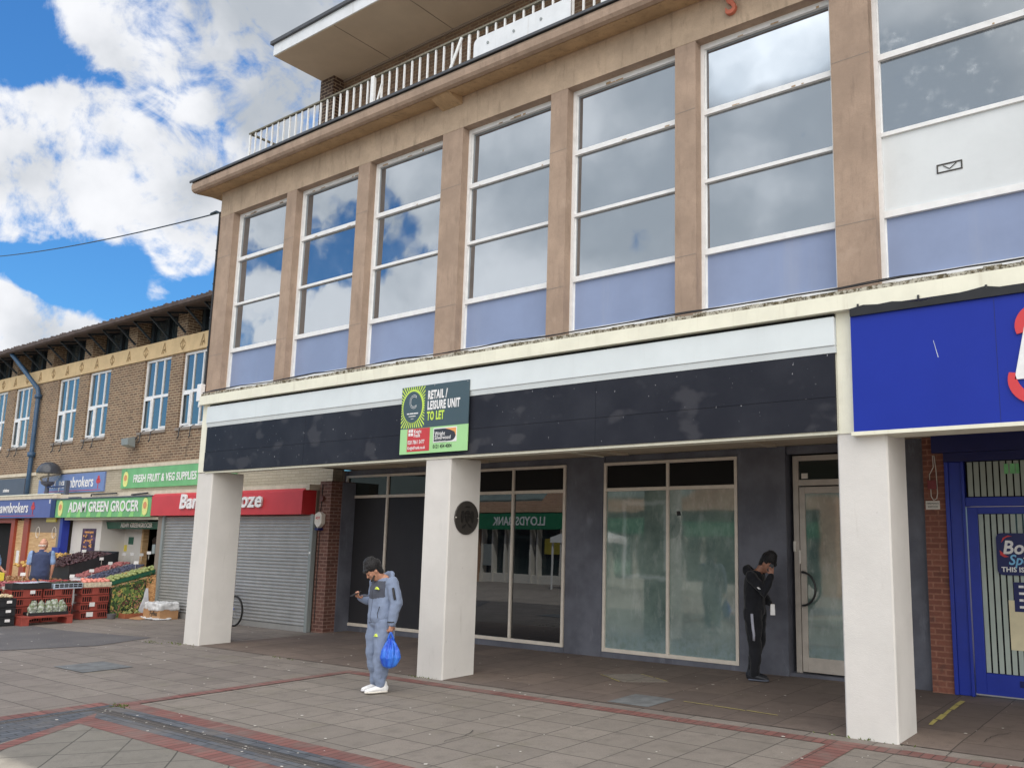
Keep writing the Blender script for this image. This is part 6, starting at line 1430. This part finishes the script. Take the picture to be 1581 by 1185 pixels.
for nm, c, r_, lab, xa, xb, ya, yb, n, up in row:
    mb = MB(); heap(mb, xb, xa, ya, yb, zt_+.04, zt_+.06, r_, n, up, len(nm)); tag(mb.build(nm, plain(nm+'_skin', c, .4, .4, 14, .05), smooth=True), lab, nm, kind='stuff')
for i_, (xa, xb) in enumerate(((-20.45,-19.64), (-21.25,-20.47))):
    tray('produce_tray', plain('white_card_tray', A((206,200,196)), .8, .1, 10, .05), xa, xb, -.62, 1.5, zt_-.02, .08, ('long white card tray of cherries right behind the end row', 'long white card tray further back on the stall')[i_])
# sloping trays
SL = .255
tray('sloping_tray', plain('green_plastic_tray', A((20,86,62)), .45), XS-.80, XS+.0, 1.55, 2.78, .655, .10, 'dark green sloping tray full of green mangoes', slope=SL)
mango = plain('green_mango', A((140,150,84)), .4, .25, 14, .05); mp0 = None; rd = random.Random(9); zc = 0
mang2 = plain('blushing_mango', A((160,130,70)), .4, .3, 14, .05)
for j in range(6):
    for k in range(11):
        y = 1.63+.104*k+rd.uniform(-.015,.015); x = XS-.07-.125*j+rd.uniform(-.015,.015); z = .655+SL*(y-1.55)+.105+rd.uniform(-.01,.025)+.02*math.sin(j)
        if mp0 is None:
            mb = MB(); mb.loft([(0,-.022,0),(0,.0,.004),(0,.026,0)], [(.040,.038),(.048,.045),(.036,.034)], 12); mp0 = mb.build('mango', mango, base=(0,0,0), smooth=True); o = mp0
        elif (j, k) == (2, 4): o = mp0.copy(); o.data = mp0.data.copy(); o.data.materials[0] = mang2; COL.objects.link(o); mpb = o
        else: o = (mpb if (j > 2 and rd.random() < .18) else mp0).copy(); COL.objects.link(o)
        o.location = (x, y, z); o.rotation_euler = (rd.uniform(-.4,.4), rd.uniform(-.4,.4), rd.uniform(0,3.1))
        tag(o, 'green mango in the dark green sloping tray', 'mango', 'mangoes in the sloping tray')
mb = MB(); heap(mb, -20.72, -20.06, 1.6, 2.75, .78, 1.10, .030, 420, .05, 12); tag(mb.build('plums', plain('plum_skin', A((64,68,92)), .4, .35, 14, .05), smooth=True), 'slope of dark blue plums beside the mangoes', 'plums', kind='stuff')
mb = MB(); heap(mb, -21.45, -20.82, 1.6, 2.75, .80, 1.14, .033, 330, .05, 13); tag(mb.build('nectarines', plain('nectarine_skin', A((150,84,84)), .4, .4, 12, .05), smooth=True), 'slope of dull red nectarines beyond the plums', 'nectarines', kind='stuff')
for i_, (xa, xb, h_) in enumerate(((-20.76,-20.02,.09), (-21.5,-20.8,.10), (-23.6,-21.6,.42))):
    tray('sloping_tray', (plain('grey_card', A((176,172,176)), .8), plain('white_card', A((206,202,206)), .8), 'blackcrate')[i_], xa, xb, 1.56, 2.78, .655, h_, ('grey sloping tray of plums beside the mango tray', 'white sloping tray of nectarines', 'deep black sloping crate heaped with dark grapes below the event poster')[i_], slope=SL+.02*i_)
mb = MB(); heap(mb, -23.5, -21.65, 1.4, 2.7, 1.04, 1.36, .034, 700, .13, 17); tag(mb.build('grapes', plain('dark_grape', A((74,46,52)), .35, .45, 12, .05), smooth=True), 'heap of dark grapes in the deep black crate', 'grapes', kind='stuff')
mb = MB(); heap(mb, -24.3, -23.2, 1.2, 2.3, 1.0, 1.3, .05, 120, .1, 19); tag(mb.build('yellow_fruit', plain('yellow_fruit_skin', A((190,150,70)), .4, .35, 10, .05), smooth=True), 'yellowish fruit heaped behind the bald man', 'fruit', kind='stuff')
# price cards
cardp = None
cards = [(-22.5,1.95,1.40),(-22.0,2.05,1.44),(-22.8,1.9,1.04),(-21.5,2.30,1.24),(-20.5,1.64,.97),(-20.5,2.08,1.15),(-21.3,2.78,1.36),(-20.6,2.66,1.38),(-20.1,2.66,1.375),(-19.5,2.55,1.435),(-19.45,2.22,1.19),(-20.0,.98,.87),(-20.0,-.1,.945),(-19.3,-.36,.665)]
wh = ('between the grapes and the poster wall','over the grapes','low at the near edge of the grapes','over the nectarines','over the front of the plums','in the middle of the plums','at the top of the nectarine slope','at the top of the plum slope, left one','at the top of the plum slope, right one','at the upper right end above the mangoes','in the middle of the mangoes','by the avocados','leaning by the newspapers','hanging at the corner of the black tray')
for (x, y, z), q in zip(cards, wh):
    root = thing('price_card', 'white price card on a stick '+q, 'price card', (x, y, z-.14), 'price cards on the fruit stall', rz=R(random.uniform(-20,25)))
    BASE[root.name] = Vector((0,0,0))
    if cardp is None:
        mb = MB(); mb.quadbox([(-.0,-.052,.11),(.004,-.052,.11),(.004,.052,.11),(0,.052,.11),(-.012,-.046,.185),(-.008,-.046,.185),(-.008,.058,.185),(-.012,.058,.185)]); a_ = mb.build('card', 'paper', root)
        mb = MB(); mb.bar((0.007,0,-.02),(0.007,0,.12),.008,.006); b_ = mb.build('stick', 'offwhite', root); cardp = (a_, b_)
    else:
        for s_ in cardp: c_ = s_.copy(); COL.objects.link(c_); c_.parent = root
# picture board, osb, white sheet
pbd = thing('vegetable_picture_board', 'board printed with a photo of mixed green vegetables under the mango tray', 'picture board', (XS, 2.0, ZG))
mb = MB(); mb.prism([(1.60,ZG),(2.36,ZG),(2.40,.80),(1.60,.60)], 'x', XS-.03, XS-.012)
vg = MatB('vegetable_print'); v = vg.n('ShaderNodeTexVoronoi'); v.inputs['Scale'].default_value = 8; dn = vg.n('ShaderNodeTexNoise'); dn.inputs['Scale'].default_value = 6; vg.l(vg.co, dn.inputs['Vector'])
ad_ = vg.n('ShaderNodeVectorMath', operation='ADD'); vg.l(vg.co, ad_.inputs[0]); vg.l(dn.outputs['Color'], ad_.inputs[1]); vg.l(ad_.outputs[0], v.inputs['Vector'])
cr_ = vg.n('ShaderNodeValToRGB'); sp_ = vg.n('ShaderNodeSeparateColor'); vg.l(v.outputs['Color'], sp_.inputs[0]); vg.l(sp_.outputs[0], cr_.inputs[0]); cr_.color_ramp.interpolation = 'CONSTANT'
els = cr_.color_ramp.elements; cols = [(0,(54,84,44)),(.2,(90,130,60)),(.36,(40,60,36)),(.48,(150,170,80)),(.62,(84,118,54)),(.74,(186,126,106)),(.82,(206,184,90)),(.92,(110,54,54))]
els[0].color = (*A(cols[0][1]),1); els[1].position = cols[1][0]; els[1].color = (*A(cols[1][1]),1)
for p_, c_ in cols[2:]: e_ = els.new(p_); e_.color = (*A(c_),1)
vg.color(vg.mix(vg.ramp(v.outputs['Distance'], .02, .3), cr_.outputs[0], vg.mix(.3, cr_.outputs[0], (.01,.02,.01)))); vg.p.inputs['Roughness'].default_value = .45
mb.build('printed_panel', vg.m, pbd)
mb = MB(); mb.quadbox([(XS-.03,2.54,ZG),(XS-.03,2.56,ZG),(XS+.3,2.88,ZG),(XS+.3,2.86,ZG),(XS-.05,2.40,.83),(XS-.05,2.42,.83),(XS+.12,2.80,.95),(XS+.12,2.78,.95)]); tag(mb.build('chipboard_sheet', 'osb'), 'sheet of orange chipboard leaning at the right end of the stall', 'chipboard')
mb = MB(); mb.quadbox([(XS+.0,2.24,ZG),(XS+.0,2.25,ZG),(XS+.06,2.52,ZG),(XS+.06,2.51,ZG),(XS-.03,2.42,.56),(XS-.03,2.425,.56),(XS+.0,2.47,.56),(XS+.0,2.465,.56)]); tag(mb.build('white_sheet', plain('pale_sheet', A((190,190,196)), .7)), 'narrow white plastic sheet hanging between picture board and chipboard', 'plastic sheet')
# leafy trimmings on the lip
mb = MB(); rd = random.Random(31)
for k in range(130):
    t = rd.random(); y = 1.6+1.2*t+rd.gauss(0,.03); z = .62+.30*t+rd.gauss(0,.05)-.05*rd.random()
    if rd.random() < .35: y = rd.uniform(2.45,2.85); z = rd.uniform(.66,.98)
    x = XS+rd.uniform(.0,.06); a = rd.random()*6.28; r_ = rd.uniform(.012,.03)
    mb.sheet([(x,y+r_*math.cos(a),z+r_*math.sin(a)),(x+.01,y+r_*math.cos(a+1.8),z+r_*.6*math.sin(a+1.8)),(x,y+r_*math.cos(a+3.1),z+r_*math.sin(a+3.1)),(x-.008,y+r_*math.cos(a+4.6),z+r_*.6*math.sin(a+4.6))])
tag(mb.build('leafy_trim', plain('leaf_trim_green', A((74,98,50)), .7, .4, 10, 0)), 'leafy green trim hanging from the lip of the mango tray', 'leaves', kind='stuff')
# things on the ground in front
pal = MB(); y0, y1, x0, x1 = -.55, .50, XS+.12, XS+.62
pal.box(x0, x1, y0, y1, .03, .075)
for (ya, yb) in ((y0, y0+.16), (y1-.12, y1)): pal.box(x0, x1, ya, yb, ZG-.01, .029)
pal.prism([(y0+.16,-.0),(y0+.26,.029),(y0+.16,.029)], 'x', x0, x1); pal.prism([(y1-.12,-.0),(y1-.2,.029),(y1-.12,.029)], 'x', x0, x1)
tag(pal.build('plastic_riser', 'redcrate', bevel=.006), 'terracotta plastic riser on the ground under the bagged salads', 'plastic riser')
tray('produce_tray', 'blackcrate', XS+.15, XS+.55, -.36, .42, .078, .07, 'shallow black tray holding the bagged salads')
sb0 = None; rd = random.Random(5)
sm = MatB('bagged_salad'); n = sm.noise(16, 6, .65); c = sm.mix(sm.ramp(n, .35, .6), A((176,182,176)), A((110,124,88))); c = sm.mix(sm.ramp(sm.noise(7, 3), .5, .65), c, A((206,208,206))); sm.color(c); sm.p.inputs['Roughness'].default_value = .22; sm.bump(n, .9, .03)
for k in range(5):
    if sb0 is None:
        b = MB(); b.loft([(0,0,.02),(0,0,.12),(0,0,.24),(0,0,.30)], [(.075,.10),(.085,.11),(.06,.08),(.02,.07)], 14); me = remeshed(b, .012, 1, (22,.018,None)); sb0 = bpy.data.objects.new('salad_bag', me); me.materials.clear(); me.materials.append(sm.m)
        COL.objects.link(sb0); o = sb0
    else: o = sb0.copy(); COL.objects.link(o)
    o.location = (XS+.38+rd.uniform(-.05,.05), -.27+.155*k, .085); o.rotation_euler = (rd.uniform(-.1,.1), rd.uniform(-.1,.15), rd.uniform(-.5,.5)+k); o.scale = (1,1,rd.uniform(.9,1.08))
    tag(o, 'clear bag of salad in the shallow black tray on the riser', 'salad bag', 'bags of salad on the riser')
bc0 = None
for k in range(3):
    mb = MB(); mb.box(-.22,.22,-.31,.31,.004,.196); 
    for z in (.03,.16): mb.box(.2205,.232,-.31,.31,z,z+.02)
    for y in (-.29,-.1,.1,.27): mb.box(.2205,.229,y,y+.02,.052,.158)
    if bc0 is None: bc0 = mb.build('produce_crate', 'blackcrate', base=(0,0,0)); o = bc0; lb = MB(); lb.box(.2325,.236,.12,.22,.09,.15); lb.build('paper_label','paper',bc0)
    else:
        mb.bm.free(); o = bc0.copy(); COL.objects.link(o)
        for ch in list(bc0.children): c_ = ch.copy(); COL.objects.link(c_); c_.parent = o
    o.location = (XS+.13, -.90, ZG+.203*k); tag(o, 'black produce crate, '+('bottom','middle','top')[k]+' of the stack at the left edge', 'crate', 'black crates at the left edge')
mb = MB(); heap(mb, XS-.05, XS+.32, -1.15, -.65, .50, .50, .04, 60, .05, 6); tag(mb.build('onions', plain('pale_onion', A((196,176,140)), .6, .3, 12, .1), smooth=True), 'pale onions on top of the black crates', 'onions', kind='stuff')
yt = MB(); yt.prism(rrect(-.98,-.62,.83,1.02,.03), 'x', XS-.72, XS-.38); root = tag(yt.build('yellow_tub', 'yellow', bevel=.01), 'bright yellow plastic tub on the crates at the left edge', 'tub')
cb = thing('small_produce_box', 'small orange cardboard box of leafy vegetables on the ground by the picture board', 'box', (XS+.35, 1.9, ZG))
mb = MB(); x0, x1, y0, y1 = XS+.18, XS+.5, 1.72, 2.16; z0 = ZG+.005
mb.box(x0,x1,y0,y0+.01,z0,z0+.11); mb.box(x0,x1,y1-.01,y1,z0,z0+.11); mb.box(x0,x0+.01,y0+.01,y1-.01,z0,z0+.11); mb.box(x1-.01,x1,y0+.01,y1-.01,z0,z0+.11); mb.box(x0,x1,y0,y1,z0-.004,z0); mb.build('box_walls', plain('orange_card', A((150,84,50)), .8), cb)
mb = MB(); heap(mb, x0+.03, x1-.03, y0+.05, y1-.05, z0+.07, z0+.07, .045, 26, .12, 7); mb.build('leafy_contents', plain('leaf_mix', A((134,140,80)), .6, .5, 14, .2), cb, smooth=True)
mb = MB(); mb.tube([(XS+.25,1.52,ZG+.005),(XS+.25,1.52,ZG+.12)], [.085,.11], 14); tag(mb.build('plant_pot', plain('grey_pot', A((92,92,96)), .6)), 'small grey pot on the ground beside the red crates', 'pot')
tray('produce_tray', 'blackcrate', XS+.15, XS+.55, 2.32, 2.86, ZG+.004, .12, 'empty black tray on the ground under the chipboard')
fx = thing('wrapped_banana_box', 'cardboard banana box wrapped in cloudy plastic by the closed shutter', 'box', (-18.1, 2.4, ZG))
mb = MB(); mb.box(-18.5,-17.7,2.05,2.50,ZG+.004,.13); mb.build('carton', 'cardbd', fx)
textobj('lettering', 'Fyffes', .15, plain('dark_print', A((70,60,52)), .8), fx, (-18.0,2.045,.02), ext=.002, bold=.003)
b = MB(); b.box(-18.52,-17.68,2.03,2.52,.10,.27); me = remeshed(b, .02, 3, (9,.04,None)); meshobj('plastic_wrap', me, 'film_clear', fx).location = -BASE[fx.name]
b = MB(); b.box(-18.6,-17.6,1.95,2.3,ZG+.01,ZG+.045); me = remeshed(b, .015, 2, (11,.025,None)); meshobj('loose_film', me, 'film_clear', fx).location = -BASE[fx.name]
mb = MB(); mb.quadbox([(-18.55,1.75,ZG+.005),(-18.6,2.0,ZG+.005),(-18.2,2.02,ZG+.005),(-18.15,1.8,ZG+.005),(-18.55,1.75,ZG+.03),(-18.6,2.0,ZG+.05),(-18.2,2.02,ZG+.02),(-18.15,1.8,ZG+.02)]); tag(mb.build('cardboard_scrap', 'cardbd'), 'flat scrap of cardboard on the paving near the banana box', 'cardboard')

# ================================================================== BICYCLE behind the left pillar
bk = thing('bicycle', 'bicycle with blue saddle leaning at the shutter, mostly hidden behind the left pillar', 'bicycle', (-15.85, 2.38, GZ(-16)))
zr = GZ(-16)+.34; wx = (-15.28, -16.33); YK = 2.36
def ring(cx_, r_, n=28): return [(cx_+r_*math.cos(2*math.pi*k/n), YK, zr+r_*math.sin(2*math.pi*k/n)) for k in range(n)]
for cx_ in wx:
    mb = MB(); mb.tube(ring(cx_, .325), .022, 8, closed=True); wh_ = mb.build('wheel', 'rubber', bk, smooth=True)
    mb = MB(); mb.tube(ring(cx_, .298), .009, 6, closed=True); mb.tube([(cx_,YK-.04,zr),(cx_,YK+.04,zr)], .02, 8)
    for k in range(14):
        a = k*math.pi/7; mb.tube([(cx_,YK+(.02 if k % 2 else -.02),zr),(cx_+.295*math.cos(a),YK,zr+.295*math.sin(a))], .0022, 4)
    mb.build('rim_and_spokes', 'steel', wh_)
mb = MB(); bb_ = (-15.72,YK,zr-.03); stt = (-15.58,YK,zr+.46); hd1 = (-16.17,YK,zr+.50)
for a, b in ((bb_,stt),(stt,(-16.14,YK,zr+.46)),(bb_,(-16.16,YK,zr+.40)),((wx[0],YK,zr),bb_),((wx[0],YK,zr),(-15.60,YK,zr+.40)),(hd1,(wx[1],YK,zr)),(hd1,(-16.15,YK,zr+.62))): mb.tube([a,b], .016, 8)
mb.build('frame', 'blueplastic', bk)
mb = MB(); mb.tube([(-16.15,YK-.28,zr+.64),(-16.15,YK-.1,zr+.62),(-16.15,YK+.1,zr+.62),(-16.15,YK+.2,zr+.64)], .012, 8); mb.build('handlebar', 'blackm', bk)
mb = MB(); mb.tube([stt,(-15.55,YK,zr+.58)], .013, 8); mb.build('seat_post', 'steel', bk)
mb = MB(); mb.loft([(-15.70,YK,zr+.60),(-15.58,YK,zr+.605),(-15.45,YK,zr+.60)], [(.03,.03),(.05,.04),(.075,.045)], 12, (0,1,0)); mb.build('saddle', 'blueplastic', bk, smooth=True)
mb = MB(); mb.tube([(-15.72,YK-.05,zr-.03),(-15.72,YK-.03,zr-.03)], .085, 16); mb.bar((-15.72,YK-.06,zr-.03),(-15.66,YK-.06,zr-.18),.02,.012,(0,1,0)); mb.build('crank', 'blackm', bk)
bk.location.x += .27; bk.location.y -= .03
